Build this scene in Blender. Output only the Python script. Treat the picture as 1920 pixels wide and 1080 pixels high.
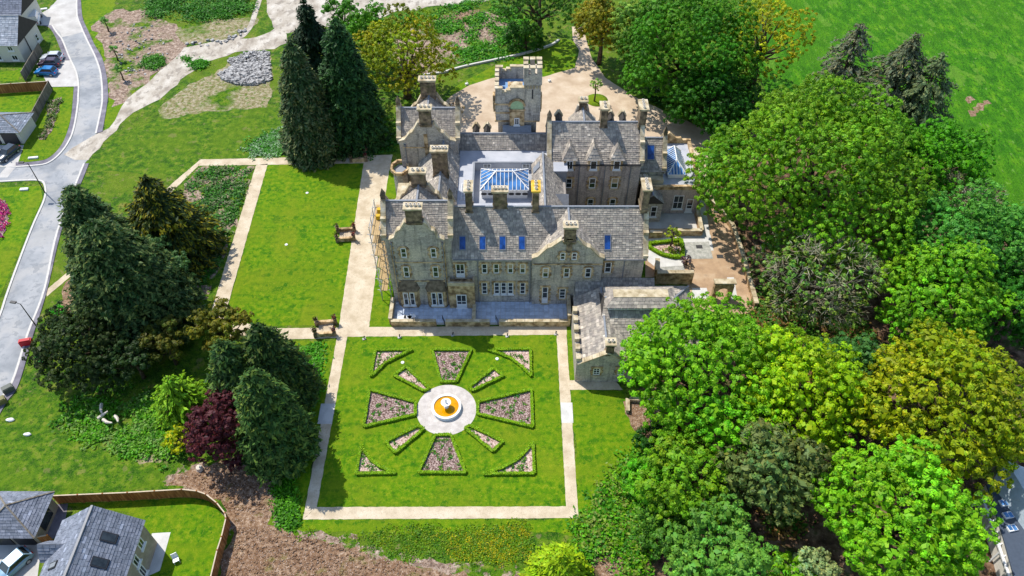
import bpy, bmesh, math, random
import numpy as np
# ------------------------------------------------------------------ camera, world, sun, exposure
F=1440.; TH=math.radians(47.75); H=78.; CT,ST=math.cos(TH),math.sin(TH)
scn=bpy.context.scene; col=scn.collection
for o in list(bpy.data.objects): bpy.data.objects.remove(o)
cd=bpy.data.cameras.new('camera'); cam=bpy.data.objects.new('camera',cd); col.objects.link(cam)
cam.location=(0,0,H); cam.rotation_euler=(math.pi/2-TH,0,0)
cd.sensor_width=36; cd.lens=F/1920*36; cd.clip_start=1; cd.clip_end=6000
scn.camera=cam
SUNV=(-0.47,0.43,1.0)                     # towards the sun: behind the house, to the left
el=math.atan2(SUNV[2],math.hypot(SUNV[0],SUNV[1])); az=math.atan2(SUNV[0],SUNV[1])
w=bpy.data.worlds.new('World'); scn.world=w; w.use_nodes=True
nt=w.node_tree; bg=nt.nodes['Background']; sky=nt.nodes.new('ShaderNodeTexSky')
sky.sky_type='NISHITA'; sky.sun_disc=False; sky.sun_elevation=el; sky.sun_rotation=az
sky.air_density=1.0; sky.dust_density=0.6; sky.ozone_density=1.0
nt.links.new(sky.outputs[0],bg.inputs[0]); bg.inputs[1].default_value=0.15
sd=bpy.data.lights.new('sun','SUN'); sd.energy=3.75; sd.angle=math.radians(0.5); sd.color=(1,.95,.87)
so=bpy.data.objects.new('sun',sd); col.objects.link(so); so.location=(-60,120,140)
from mathutils import Vector
so.rotation_euler=Vector(SUNV).to_track_quat('Z','Y').to_euler()
scn.view_settings.view_transform='Standard'; scn.view_settings.look='None'
scn.view_settings.exposure=0.38; scn.view_settings.gamma=1.0
scn.render.engine='CYCLES'
scn.cycles.max_bounces=6; scn.cycles.diffuse_bounces=3; scn.cycles.transmission_bounces=4

# ------------------------------------------------------------------ pixel -> place
def ray(u,v):
    dx=(u-960)/F; dy=(540-v)/F
    return dx, CT+dy*ST, -ST+dy*CT
def G(u,v,z=0.0):
    r=ray(u,v); t=(z-H)/r[2]; return (r[0]*t, r[1]*t)
def lin(r,g,b,k=1.0):
    f=lambda c: (c/255/12.92 if c/255<=.04045 else ((c/255+.055)/1.055)**2.4)*k
    return (f(r),f(g),f(b),1)
# ------------------------------------------------------------------ mesh helpers
BASE={}
class MB:
    def __init__(s): s.v=[]; s.f=[]; s.c=[]
    def add(s,vs,fs,c=None):
        n=len(s.v); s.v+= [tuple(p) for p in vs]; s.f+=[tuple(i+n for i in f) for f in fs]
        s.c+=[c]*len(fs)
    def hexa(s,p,c=None):   # 8 pts: bottom 4 ccw, top 4
        s.add(p,[(3,2,1,0),(4,5,6,7),(0,1,5,4),(1,2,6,5),(2,3,7,6),(3,0,4,7)],c)
    def box(s,x0,x1,y0,y1,z0,z1,c=None):
        s.hexa([(x0,y0,z0),(x1,y0,z0),(x1,y1,z0),(x0,y1,z0),(x0,y0,z1),(x1,y0,z1),(x1,y1,z1),(x0,y1,z1)],c)
    def obox(s,cx,cy,hx,hy,z0,z1,a,c=None):
        ca,sa=math.cos(a),math.sin(a)
        q=[(cx+x*ca-y*sa,cy+x*sa+y*ca) for x,y in ((-hx,-hy),(hx,-hy),(hx,hy),(-hx,hy))]
        s.hexa([(x,y,z0) for x,y in q]+[(x,y,z1) for x,y in q],c)
    def prism(s,pts,z0,z1,c=None):
        n=len(pts); vs=[(x,y,z0) for x,y in pts]+[(x,y,z1) for x,y in pts]
        s.add(vs,[tuple(range(n-1,-1,-1)),tuple(range(n,2*n))]+[(i,(i+1)%n,n+(i+1)%n,n+i) for i in range(n)],c)
    def exY(s,pts,y0,y1,c=None):
        n=len(pts); vs=[(x,y0,z) for x,z in pts]+[(x,y1,z) for x,z in pts]
        s.add(vs,[tuple(range(n)),tuple(range(2*n-1,n-1,-1))]+[((i+1)%n,i,n+i,n+(i+1)%n) for i in range(n)],c)
    def exX(s,pts,x0,x1,c=None):
        n=len(pts); vs=[(x0,y,z) for y,z in pts]+[(x1,y,z) for y,z in pts]
        s.add(vs,[tuple(range(n)),tuple(range(2*n-1,n-1,-1))]+[((i+1)%n,i,n+i,n+(i+1)%n) for i in range(n)],c)
    def beam(s,p,q,w,h,c=None):
        p=Vector(p);q=Vector(q);d=(q-p).normalized()
        up=Vector((0,0,1)) if abs(d.z)<.98 else Vector((0,1,0))
        r=d.cross(up).normalized(); u=r.cross(d).normalized(); r*=w/2; u*=h/2
        s.hexa([p-r-u,q-r-u,q+r-u,p+r-u,p-r+u,q-r+u,q+r+u,p+r+u],c)
    def lathe(s,prof,cx,cy,n=20,c=None,cap=True):
        vs=[]; 
        for r,z in prof:
            for i in range(n): a=2*math.pi*i/n; vs.append((cx+r*math.cos(a),cy+r*math.sin(a),z))
        fs=[]
        for k in range(len(prof)-1):
            for i in range(n): j=(i+1)%n; fs.append((k*n+i,k*n+j,(k+1)*n+j,(k+1)*n+i))
        if cap: fs.append(tuple(range(n-1,-1,-1))); m=(len(prof)-1)*n; fs.append(tuple(m+i for i in range(n)))
        s.add(vs,fs,c)
    def tube(s,path,rad,n=6,c=None):
        vs=[];P=[Vector(p) for p in path]
        for k,p in enumerate(P):
            d=(P[min(k+1,len(P)-1)]-P[max(k-1,0)]).normalized()
            a=d.cross(Vector((.31,.77,.55))).normalized(); b=d.cross(a)
            for i in range(n):
                t=2*math.pi*i/n; vs.append(p+(a*math.cos(t)+b*math.sin(t))*rad[k])
        fs=[]
        for k in range(len(P)-1):
            for i in range(n): j=(i+1)%n; fs.append((k*n+i,k*n+j,(k+1)*n+j,(k+1)*n+i))
        fs.append(tuple(range(n))); fs.append(tuple((len(P)-1)*n+i for i in range(n)))
        s.add(vs,fs,c)
    def build(s,name,mat,parent=None,smooth=False,recalc=True,kind=None):
        me=bpy.data.meshes.new(name); me.from_pydata(s.v,[],s.f)
        if any(c is not None for c in s.c):
            at=me.color_attributes.new('Col','FLOAT_COLOR','CORNER'); arr=[]
            for f,c in zip(s.f,s.c): arr+= list(c or (.5,.5,.5,1))*len(f)
            at.data.foreach_set('color',arr)
        if recalc:
            bm=bmesh.new(); bm.from_mesh(me); bmesh.ops.recalc_face_normals(bm,faces=bm.faces); bm.to_mesh(me); bm.free()
        if smooth: me.polygons.foreach_set('use_smooth',[True]*len(me.polygons))
        me.materials.append(mat)
        return link(name,me,parent,kind)
def link(name,me,parent=None,kind=None):
    o=bpy.data.objects.new(name,me); col.objects.link(o)
    if parent is not None:
        o.parent=parent; b=BASE.get(parent.name)
        if b: o.location=(-b[0],-b[1],-b[2])
    if kind: o['kind']=kind
    return o
def tag(o,label,cat,group=None):
    o['label']=label; o['category']=cat
    if group: o['group']=group
    return o
def thing(name,label,cat,loc,group=None,world=True,rz=0):
    """an Empty at the thing's base; world=True: its parts are written in world coordinates"""
    o=bpy.data.objects.new(name,None); col.objects.link(o); o.location=loc; o.empty_display_size=.3
    if world: BASE[o.name]=tuple(loc)
    else: o.rotation_euler=(0,0,rz)
    return tag(o,label,cat,group)
def struct(o): o['kind']='structure'; return o
# ------------------------------------------------------------------ materials
def newmat(name):
    m=bpy.data.materials.new(name); m.use_nodes=True; t=m.node_tree
    b=t.nodes['Principled BSDF']; b.inputs['Specular IOR Level'].default_value=.25
    return m,t,b
def pos(t,scale=(1,1,1)):
    g=t.nodes.new('ShaderNodeNewGeometry'); mp=t.nodes.new('ShaderNodeMapping'); mp.inputs['Scale'].default_value=scale
    t.links.new(g.outputs['Position'],mp.inputs['Vector']); return mp.outputs[0]
def noise(t,vec,scale,detail=4,rough=.55,dist=0):
    n=t.nodes.new('ShaderNodeTexNoise'); n.inputs['Scale'].default_value=scale; n.inputs['Detail'].default_value=detail
    n.inputs['Roughness'].default_value=rough; n.inputs['Distortion'].default_value=dist
    t.links.new(vec,n.inputs['Vector']); return n.outputs['Fac']
def ramp(t,fac,stops,interp='LINEAR'):
    r=t.nodes.new('ShaderNodeValToRGB'); e=r.color_ramp.elements; r.color_ramp.interpolation=interp
    while len(e)<len(stops): e.new(.5)
    for k,(p,c) in enumerate(stops): e[k].position=p; e[k].color=c if len(c)==4 else tuple(c)+(1,)
    t.links.new(fac,r.inputs[0]); return r.outputs[0]
def mix(t,fac,a,b,mode='MIX'):
    m=t.nodes.new('ShaderNodeMix'); m.data_type='RGBA'; m.blend_type=mode
    if isinstance(fac,(int,float)): m.inputs[0].default_value=fac
    else: t.links.new(fac,m.inputs[0])
    for s,i in ((a,6),(b,7)):
        if isinstance(s,tuple): m.inputs[i].default_value=s
        else: t.links.new(s,m.inputs[i])
    return m.outputs[2]
def step(t,fac,lo,hi): return ramp(t,fac,[(lo,(0,0,0,1)),(hi,(1,1,1,1))])
def bump(t,b,fac,strength,dist):
    n=t.nodes.new('ShaderNodeBump'); n.inputs['Strength'].default_value=strength; n.inputs['Distance'].default_value=dist
    t.links.new(fac,n.inputs['Height']); t.links.new(n.outputs[0],b.inputs['Normal'])
def surf(name,stops,scale,layers=(),rough=.9,bs=0,bd=.05,bscale=None,stretch=(1,1,1),detail=5,attr=False,spec=.2):
    """noise-ramped surface; layers = (scale, lo, hi, colour, strength)"""
    m,t,b=newmat(name); p=pos(t,stretch); n=noise(t,p,scale,detail)
    if stops[0][0]<=.3: stops=[(.5+(q-.5)*.62,cc) for q,cc in stops]
    c=ramp(t,n,stops)
    for (s,lo,hi,cc,k,*sx) in layers:
        f=step(t,noise(t,pos(t,sx[0]) if sx else p,s,4),lo,hi)
        mm=t.nodes.new('ShaderNodeMath'); mm.operation='MULTIPLY'; t.links.new(f,mm.inputs[0]); mm.inputs[1].default_value=k
        c=mix(t,mm.outputs[0],c,cc)
    if attr:
        a=t.nodes.new('ShaderNodeAttribute'); a.attribute_name='Col'; c=mix(t,1.0,c,a.outputs['Color'],'MULTIPLY')
    t.links.new(c,b.inputs['Base Color']); b.inputs['Roughness'].default_value=rough; b.inputs['Specular IOR Level'].default_value=spec
    if bs: bump(t,b,noise(t,p,bscale or scale*3,5),bs,bd)
    return m
def plain(name,c,rough=.6,metal=0,spec=.3,var=.12,vs=3.0):
    m,t,b=newmat(name); n=noise(t,pos(t),vs,4)
    k=lambda q:tuple(min(1,x*q) for x in c[:3])+(1,)
    t.links.new(ramp(t,n,[(.3,k(1-var)),(.7,k(1+var))]),b.inputs['Base Color'])
    b.inputs['Roughness'].default_value=rough; b.inputs['Metallic'].default_value=metal; b.inputs['Specular IOR Level'].default_value=spec
    return m
def glass(name,c,rough=.08,spec=.7):
    m,t,b=newmat(name); n=noise(t,pos(t),1.1,3)
    t.links.new(ramp(t,n,[(.36,tuple(x*.45 for x in c[:3])+(1,)),(.62,tuple(min(1,x*1.15) for x in c[:3])+(1,))]),b.inputs['Base Color'])
    b.inputs['Roughness'].default_value=rough; b.inputs['Specular IOR Level'].default_value=spec; return m
def masonry(name,c1,c2,mortar,bw=.62,bh=.3,tint=None):
    m,t,b=newmat(name)
    g=t.nodes.new('ShaderNodeNewGeometry'); sp=t.nodes.new('ShaderNodeSeparateXYZ'); t.links.new(g.outputs['Position'],sp.inputs[0])
    sn=t.nodes.new('ShaderNodeSeparateXYZ'); t.links.new(g.outputs['True Normal'],sn.inputs[0])
    ab=t.nodes.new('ShaderNodeMath'); ab.operation='ABSOLUTE'; t.links.new(sn.outputs[0],ab.inputs[0])
    gt=t.nodes.new('ShaderNodeMath'); gt.operation='GREATER_THAN'; gt.inputs[1].default_value=.7; t.links.new(ab.outputs[0],gt.inputs[0])
    mx=t.nodes.new('ShaderNodeMix'); mx.data_type='FLOAT'; t.links.new(gt.outputs[0],mx.inputs[0]); t.links.new(sp.outputs[0],mx.inputs[2]); t.links.new(sp.outputs[1],mx.inputs[3])
    cb=t.nodes.new('ShaderNodeCombineXYZ'); t.links.new(mx.outputs[0],cb.inputs[0]); t.links.new(sp.outputs[2],cb.inputs[1])
    wv=t.nodes.new('ShaderNodeTexNoise'); wv.inputs['Scale'].default_value=1.3; t.links.new(cb.outputs[0],wv.inputs['Vector'])
    va=t.nodes.new('ShaderNodeVectorMath'); va.operation='MULTIPLY_ADD'; va.inputs[1].default_value=(.12,.12,0)
    t.links.new(wv.outputs['Color'],va.inputs[0]); t.links.new(cb.outputs[0],va.inputs[2])
    br=t.nodes.new('ShaderNodeTexBrick'); br.inputs['Scale'].default_value=1; br.inputs['Brick Width'].default_value=bw; br.inputs['Row Height'].default_value=bh
    br.inputs['Mortar Size'].default_value=.018; br.inputs['Color1'].default_value=c1; br.inputs['Color2'].default_value=c2; br.inputs['Mortar'].default_value=mortar
    br.offset_frequency=2; br.squash=.6; br.squash_frequency=3
    t.links.new(va.outputs[0],br.inputs['Vector'])
    vec=cb.outputs[0]
    big=noise(t,vec,.35,5,.6); cc=mix(t,step(t,big,.42,.68),br.outputs['Color'],tint or c1)
    fine=noise(t,vec,5,4); cc=mix(t,.55,cc,ramp(t,fine,[(.34,(.45,.45,.45,1)),(.66,(1.2,1.17,1.13,1))]),'MULTIPLY')
    mp=t.nodes.new('ShaderNodeMapping'); mp.inputs['Scale'].default_value=(1.6,.16,1); t.links.new(vec,mp.inputs[0])
    st=noise(t,mp.outputs[0],1.2,5,.65); cc=mix(t,step(t,st,.50,.68),cc,mix(t,.6,cc,(.08,.078,.075,1)))
    t.links.new(cc,b.inputs['Base Color']); b.inputs['Roughness'].default_value=.92
    bump(t,b,br.outputs['Fac'],-.5,.04)
    return m
M={}
M['wall']=masonry('rubble_stone',lin(200,193,182),lin(154,148,142),lin(186,177,164),tint=lin(216,204,182))
M['rubble2']=masonry('rear_stone',lin(196,182,174),lin(164,152,148),lin(184,174,168),bw=.5,bh=.24,tint=lin(206,192,182))
M['dress']=surf('dressed_stone',[(.3,lin(132,108,78)),(.5,lin(188,160,118)),(.68,lin(214,188,148))],1.4,[(.8,.55,.7,lin(80,70,55),.5)],.9,.3,.02)
M['coping']=surf('coping_stone',[(.25,lin(170,152,118,.8)),(.6,lin(222,206,172,.8)),(.8,lin(236,224,200,.8))],1.1,[(2.2,.58,.72,lin(110,100,60),.45)],.9)
M['chim']=surf('chimney_stone',[(.25,lin(84,74,62)),(.5,lin(126,110,90)),(.75,lin(160,140,112))],1.6,[(.9,.5,.68,lin(82,84,44),.5)],.92,.4,.03)
M['capyel']=surf('lichen_stone',[(.3,lin(190,150,60)),(.6,lin(222,186,70)),(.8,lin(230,206,130))],1.6,(),.92)
M['slate']=surf('slate',[(.3,(.75,.75,.75,1)),(.7,(1.15,1.12,1.08,1))],2.0,(),.75,.2,.01,attr=True,spec=.3)
M['roofbase']=plain('roof_underlay',lin(70,66,62),.9)
M['lead']=plain('lead',lin(150,155,162,.8),.5,0,.4)
M['membrane']=surf('roof_membrane',[(.3,lin(186,190,198,.8)),(.7,lin(206,208,214,.8))],.5,[(.9,.58,.75,lin(160,166,176,.8),.5)],.6,spec=.35)
M['white']=plain('white_paint',(.8,.8,.78,1),.45,0,.4,.05)
M['wglass']=glass('window_glass',(.035,.045,.05,1))
M['skyglass']=glass('rooflight_glass',lin(40,92,176,.8),.12,.6)
M['langlass']=glass('lantern_glass',lin(90,150,215,.8),.12,.6)
M['blind']=plain('window_blind',lin(215,190,150,.7),.7)
M['pot']=plain('chimney_pot_clay',lin(232,222,205,.8),.8)
M['iron']=plain('dark_iron',(.03,.03,.035,1),.5,0,.4)
M['pipe']=plain('downpipe_grey',lin(150,152,156,.7),.5)
M['green']=plain('verdigris_panel',lin(180,208,160,.85),.7)
M['steel']=plain('scaffold_steel',lin(205,205,205,.7),.4,.4)
M['board']=plain('scaffold_board',lin(210,180,130,.7),.8)
M['yellow']=plain('yellow_paint',lin(220,180,30,.8),.6)
M['door']=plain('door_white',(.72,.74,.75,1),.5)
# ------------------------------------------------------------------ ground materials
M['rough']=surf('rough_grass',[(.34,lin(40,84,8,.8)),(.46,lin(70,116,12,.8)),(.56,lin(98,132,20,.8)),(.68,lin(136,138,62,.8))],.6,
   [(2.2,.52,.60,lin(30,76,6,.8),.75),(.10,.50,.60,lin(112,136,26,.8),.6),(7,.56,.64,lin(156,150,84,.8),.5),(.9,.60,.66,lin(150,136,96,.8),.5)],.95,1.0,.15,4)
M['lawn']=surf('mown_lawn',[(.34,lin(64,118,2,.78)),(.45,lin(92,142,3,.78)),(.55,lin(114,152,6,.78)),(.68,lin(144,164,26,.78))],1.5,
   [(.10,.46,.60,lin(116,138,20,.75),.5),(.5,.60,.62,lin(50,112,4,.8),.75),(1.1,.615,.63,lin(46,110,6,.8),.75),(10,.52,.62,lin(74,116,4,.8),.6),(4,.575,.63,lin(164,168,50,.78),.4),(1.0,.50,.56,lin(120,150,14,.78),.4,(.07,.9,1)),(1.0,.53,.62,lin(140,152,30,.78),.35,(.16,.13,1))],.95,1.0,.08,8)
M['field']=surf('pasture_grass',[(.34,lin(44,104,2,.85)),(.46,lin(62,128,4,.85)),(.56,lin(80,142,8,.85)),(.68,lin(106,158,20,.85))],.55,
   [(2.2,.53,.58,lin(30,86,2,.8),.75),(1.0,.54,.60,lin(40,104,4,.8),.6,(.9,.12,1)),(.05,.46,.6,lin(74,130,8,.8),.5),(4,.57,.64,lin(96,152,30,.8),.6),(1.1,.64,.67,lin(150,190,96,.8),.4),(.25,.60,.62,lin(116,160,50,.8),.5)],.95,1.0,.35,2.6,stretch=(1.2,.6,1))
M['soil']=surf('bare_soil',[(.32,lin(98,74,54,.82)),(.45,lin(138,108,82,.82)),(.56,lin(164,134,106,.82)),(.70,lin(198,172,146,.82))],2.2,
   [(.2,.46,.58,lin(132,100,74,.85),.5),(10,.60,.64,lin(228,216,206,.85),.8),(4,.56,.62,lin(90,64,48,.85),.6),(.5,.58,.66,lin(112,118,44,.85),.45)],.97,.8,.1,6)
M['earth']=surf('woodland_earth',[(.3,lin(60,44,32)),(.55,lin(104,80,62)),(.8,lin(150,122,100))],.8,
   [(.5,.55,.65,lin(46,74,16),.8),(5,.6,.68,lin(180,160,140),.5)],.97,.6,.1,3)
M['scrub']=surf('dry_scrub',[(.25,lin(92,112,36)),(.45,lin(142,134,96)),(.65,lin(172,156,126)),(.85,lin(190,178,158))],.6,
   [(1.5,.55,.66,lin(70,116,14),.7),(4,.6,.7,lin(110,92,72),.6)],.97,.9,.15,3)
M['gravel']=surf('pink_gravel',[(.25,lin(200,176,148,.8)),(.55,lin(218,196,168,.8)),(.8,lin(230,211,186,.8))],.35,
   [(.9,.55,.75,lin(196,168,142,.78),.35),(14,.6,.7,lin(188,160,138,.78),.6)],.97,.3,.02,20)
M['drive2']=surf('tan_gravel',[(.25,lin(178,148,118,.8)),(.55,lin(200,168,134,.8)),(.8,lin(214,188,156,.8))],.5,
   [(1.1,.55,.7,lin(166,140,116,.8),.5),(14,.6,.7,lin(150,124,100,.8),.6)],.97,.3,.02,20)
M['path']=surf('path_gravel',[(.25,lin(204,186,156,.82)),(.55,lin(226,209,180,.82)),(.8,lin(236,222,196,.82))],.6,
   [(2.5,.55,.66,lin(200,180,150,.8),.5),(14,.56,.64,lin(182,164,138,.8),.7)],.97,.3,.02,20)
M['track']=surf('dirt_track',[(.32,lin(172,160,144,.8)),(.48,lin(204,194,178,.8)),(.66,lin(226,218,204,.8))],.5,
   [(.9,.54,.6,lin(156,146,134,.8),.7),(5,.57,.64,lin(178,160,140,.8),.6)],.97,.5,.05,6,stretch=(1,.6,1))
M['road']=surf('asphalt_pale',[(.25,lin(150,154,158,.8)),(.5,lin(172,175,178,.8)),(.75,lin(190,191,192,.8))],.25,
   [(1.2,.54,.62,lin(152,156,160,.8),.6),(.14,.50,.56,lin(200,197,192,.8),.55),(.5,.60,.61,lin(146,150,154,.8),.6),(18,.6,.7,lin(120,122,126,.8),.5)],.9,.15,.01,20)
M['concrete']=surf('concrete_pale',[(.25,lin(196,192,186,.8)),(.6,lin(216,212,206,.8)),(.8,lin(226,224,218,.8))],.4,
   [(2,.58,.7,lin(184,180,174,.8),.5)],.9)
M['pave']=surf('pavement_tarmac',[(.25,lin(118,114,124,.8)),(.55,lin(140,136,146,.8)),(.8,lin(160,156,162,.8))],.6,[(9,.6,.7,lin(104,100,110,.8),.5)],.92)
M['kerb']=plain('kerb_concrete',lin(226,222,214,.8),.9)
M['slab']=surf('terrace_slab',[(.3,(.85,.85,.85,1)),(.7,(1.1,1.1,1.1,1))],1.5,(),.8,attr=True)
M['slabw']=surf('pale_paving',[(.3,lin(216,214,208,.8)),(.7,lin(234,232,226,.8))],.8,[(2.2,.58,.7,lin(196,194,190,.8),.5)],.85)
M['slabg']=surf('grey_setts',[(.3,lin(168,168,158,.8)),(.6,lin(196,194,184,.8)),(.8,lin(212,208,198,.8))],1.6,[(5,.55,.66,lin(140,140,132,.8),.6)],.9,.3,.02,8)
M['mulch']=surf('bark_mulch',[(.3,lin(84,64,58)),(.45,lin(122,98,90)),(.58,lin(156,132,124)),(.72,lin(196,176,168))],5.5,
   [(9,.60,.64,lin(216,200,196),.7),(4,.6,.68,lin(74,58,54),.8)],.97,.8,.06,9,detail=7)
M['mulchp']=surf('pale_mulch',[(.3,lin(140,108,96)),(.5,lin(192,164,152)),(.7,lin(220,198,188))],5.0,
   [(8,.6,.66,lin(120,92,80),.7)],.97,.8,.06,9,detail=7)
M['dark']=plain('drain_cover',(.05,.05,.05,1),.8)
M['fence']=surf('fence_timber',[(.3,lin(136,88,52,.9)),(.6,lin(172,116,70,.9)),(.8,lin(196,140,92,.9))],1.3,(),.85,stretch=(4,4,.4))
M['fencep']=plain('fence_cap',lin(224,204,176,.8),.8)
M['greyfence']=surf('weathered_timber',[(.3,lin(112,104,92,.8)),(.6,lin(146,138,124,.8)),(.8,lin(164,156,142,.8))],1.3,(),.9,stretch=(4,4,.4))
M['rock']=surf('broken_stone',[(.34,lin(92,90,90,.8)),(.47,lin(160,158,156,.8)),(.60,lin(206,204,200,.8))],2.2,(),.95,.4,.04)
def blend(name,ga,gb,scale,lo,hi,stretch=(1,1,1)):
    """two ground covers broken into each other by noise"""
    m,t,b=newmat(name); p=pos(t,stretch)
    def cv(stops,sc,layers):
        c=ramp(t,noise(t,p,sc,5),stops)
        for s,l,h,cc,k in layers:
            f=step(t,noise(t,p,s,4),l,h); mm=t.nodes.new('ShaderNodeMath'); mm.operation='MULTIPLY'; t.links.new(f,mm.inputs[0]); mm.inputs[1].default_value=k; c=mix(t,mm.outputs[0],c,cc)
        return c
    c=mix(t,step(t,noise(t,p,scale,7,.68),lo,hi),cv(*ga),cv(*gb)); t.links.new(c,b.inputs['Base Color']); b.inputs['Roughness'].default_value=.97; b.inputs['Specular IOR Level'].default_value=.15
    bump(t,b,noise(t,p,3.5,6,.65),1.0,.16); return m
GR=([(.34,lin(46,92,8,.78)),(.46,lin(74,120,10,.78)),(.56,lin(100,136,18,.78)),(.68,lin(132,146,50,.78))],.9,[(2.4,.54,.60,lin(34,84,6,.78),.8),(8,.56,.64,lin(150,152,80,.78),.45)])
SO=([(.32,lin(112,92,78,.85)),(.45,lin(150,126,108,.85)),(.56,lin(178,154,134,.85)),(.70,lin(206,186,168,.85))],1.6,[(3.5,.56,.62,lin(92,72,60,.85),.7),(10,.6,.64,lin(226,216,206,.85),.8)])
SC=([(.32,lin(112,116,50,.85)),(.45,lin(150,142,102,.85)),(.56,lin(176,164,132,.85)),(.70,lin(196,186,164,.85))],1.4,[(3.5,.55,.62,lin(104,92,70,.85),.7),(1.2,.56,.62,lin(84,122,24,.85),.7)])
M['disturbed']=blend('disturbed_ground',GR,SO,.16,.40,.49); M['scrubmix']=blend('scrub_and_grass',GR,SC,.15,.38,.49); M['soiledge']=blend('soil_and_weeds',GR,SO,.35,.50,.54)
M['meadow']=surf('long_meadow',*GR[:2],[(2.4,.54,.60,lin(34,84,6,.78),.7),(8,.56,.64,lin(150,152,80,.78),.45),(.12,.48,.6,lin(104,134,22,.78),.5),(.5,.62,.66,lin(150,140,90,.78),.4)],.95,1.0,.12,5)
# ------------------------------------------------------------------ flat zones
def jag(pts,d,amp,seed):
    rng=random.Random(seed); out=[]; n=len(pts)
    for i in range(n):
        a=pts[i]; b=pts[(i+1)%n]; L=math.dist(a,b); k=max(1,int(L/d))
        nx,ny=-(b[1]-a[1])/max(L,1e-6),(b[0]-a[0])/max(L,1e-6)
        for j in range(k):
            t=j/k; o=rng.uniform(-amp,amp) if j or amp>.3 else 0
            out.append((a[0]+(b[0]-a[0])*t+nx*o,a[1]+(b[1]-a[1])*t+ny*o))
    return out
def smooth(pts,n=5,closed=False):
    P=[np.array(p,float) for p in pts]; out=[]; m=len(P)
    for i in range(m if closed else m-1):
        g=lambda k:P[k%m] if closed else P[min(max(k,0),m-1)]
        p0,p1,p2,p3=g(i-1),g(i),g(i+1),g(i+2)
        for j in range(n):
            t=j/n; out.append(tuple(.5*((2*p1)+(p2-p0)*t+(2*p0-5*p1+4*p2-p3)*t*t+(3*p1-p0-3*p2+p3)*t**3)))
    if not closed: out.append(tuple(P[-1]))
    return out
def zone(name,px,mat,z,amp=0,d=1.2,thick=.0,smo=False,seed=1,world=False,parent=None):
    pts=list(px) if world else [G(u,v) for u,v in px]
    if smo: pts=smooth(pts,5,True)
    if amp: pts=jag(pts,d,amp,seed)
    a=sum(pts[i][0]*pts[(i+1)%len(pts)][1]-pts[(i+1)%len(pts)][0]*pts[i][1] for i in range(len(pts)))
    if a<0: pts=pts[::-1]
    mb=MB()
    if thick: mb.prism(pts,z-thick,z)
    else: mb.add([(x,y,z) for x,y in pts],[tuple(range(len(pts)))])
    o=mb.build(name,M[mat],parent,recalc=False)
    return o if parent else struct(o)
def strip(name,left,right,mat,z,smo=True,thick=0,world=False):
    L=list(left) if world else [G(*p) for p in left]; R=list(right) if world else [G(*p) for p in right]
    if smo: L=smooth(L,6); R=smooth(R,6)
    return zone(name,L+R[::-1],mat,z,thick=thick,world=True)
def kerb(px,name='kerb',wd=.28,h=.12,smo=True,mat='kerb',z0=0):
    P=[G(*p) for p in px]
    if smo: P=smooth(P,6)
    mb=MB(); n=len(P); Ls=[];Rs=[]
    for i in range(n):
        a=P[max(i-1,0)];b=P[min(i+1,n-1)]; L=math.dist(a,b) or 1; nx,ny=-(b[1]-a[1])/L*wd/2,(b[0]-a[0])/L*wd/2
        Ls.append((P[i][0]+nx,P[i][1]+ny));Rs.append((P[i][0]-nx,P[i][1]-ny))
    for i in range(n-1):
        q=[Rs[i],Rs[i+1],Ls[i+1],Ls[i]]
        mb.hexa([(x,y,z0) for x,y in q]+[(x,y,z0+h) for x,y in q])
    return struct(mb.build(name,M[mat]))
gm=MB(); gm.add([(-2500,-600,0),(2500,-600,0),(2500,4500,0),(-2500,4500,0)],[(0,1,2,3)]); struct(gm.build('ground',M['rough'],recalc=False))
zone('field',[(1380,-400),(3600,-400),(3200,420),(1920,400),(1850,345),(1700,270),(1560,240),(1440,215),(1420,120),(1450,30)],'field',.004,.5,3)
zone('woodland_floor',[(1190,172),(1300,215),(1362,252),(1345,300),(1345,360),(1372,420),(1392,470),(1416,575),(1390,640),(1250,705),(1175,740),(1200,820),(1195,900),(1120,1000),(1100,1085),(1200,1200),(2300,1200),(2300,430),(1900,395),(1800,350),(1640,270),(1440,225),(1400,170),(1330,150)],'earth',.008,.5,1.5)
# lawns
zone('lawn',[(502,307),(688,305),(637,609),(418,613)],'lawn',.012,.05)
zone('lawn',[(650,630),(1043.5,627),(1061.5,949.5),(594,951)],'lawn',.012,.04)
zone('lawn',[(1068,730),(1166,733),(1196,790),(1205,845),(1150,905),(1100,990),(1090,1000),(560,1000),(528,960),(546,860),(560,720),(520,640),(632,636),(600,790),(568,974),(1085,972)],'lawn',.010,.35)
zone('lawn',[(714,440),(742,440),(738,600),(736,614),(691,614)],'lawn',.012)
zone('lawn',[(728,318),(742,318),(742,372),(722,372)],'lawn',.012)
zone('lawn',[(1062,612),(1080,612),(1085,713),(1068,713)],'lawn',.014)
zone('lawn',[(640,300),(480,310),(370,306),(340,330),(170,320),(210,262),(330,205),(500,200),(560,240),(700,280)],'meadow',.006,.3)
zone('lawn',[(845,168),(875,150),(930,122),(985,104),(1060,72),(1080,80),(1078,128),(1020,145),(925,146),(880,160),(846,182)],'lawn',.010,.05)
zone('lawn',[(0,352),(76,348),(80,372),(56,425),(25,499),(0,556),(-80,700),(-80,352)],'lawn',.012)
zone('lawn',[(30,304),(61,303),(87,298),(108,281),(122,259),(133,221),(138,164),(100,164),(62,240),(45,272)],'lawn',.012)
zone('lawn',[(112,946),(250,940),(350,934),(394,941),(428,976),(430,985),(416,1040),(404,1100),(250,1100),(280,1010),(240,960)],'lawn',.014)
zone('lawn',[(-60,900),(0,800),(60,740),(140,760),(300,870),(330,905),(230,925),(110,930),(0,926)],'meadow',.005,.4)
zone('lawn',[(-40,172),(78,160),(60,210),(-40,217)],'lawn',.012)
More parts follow.
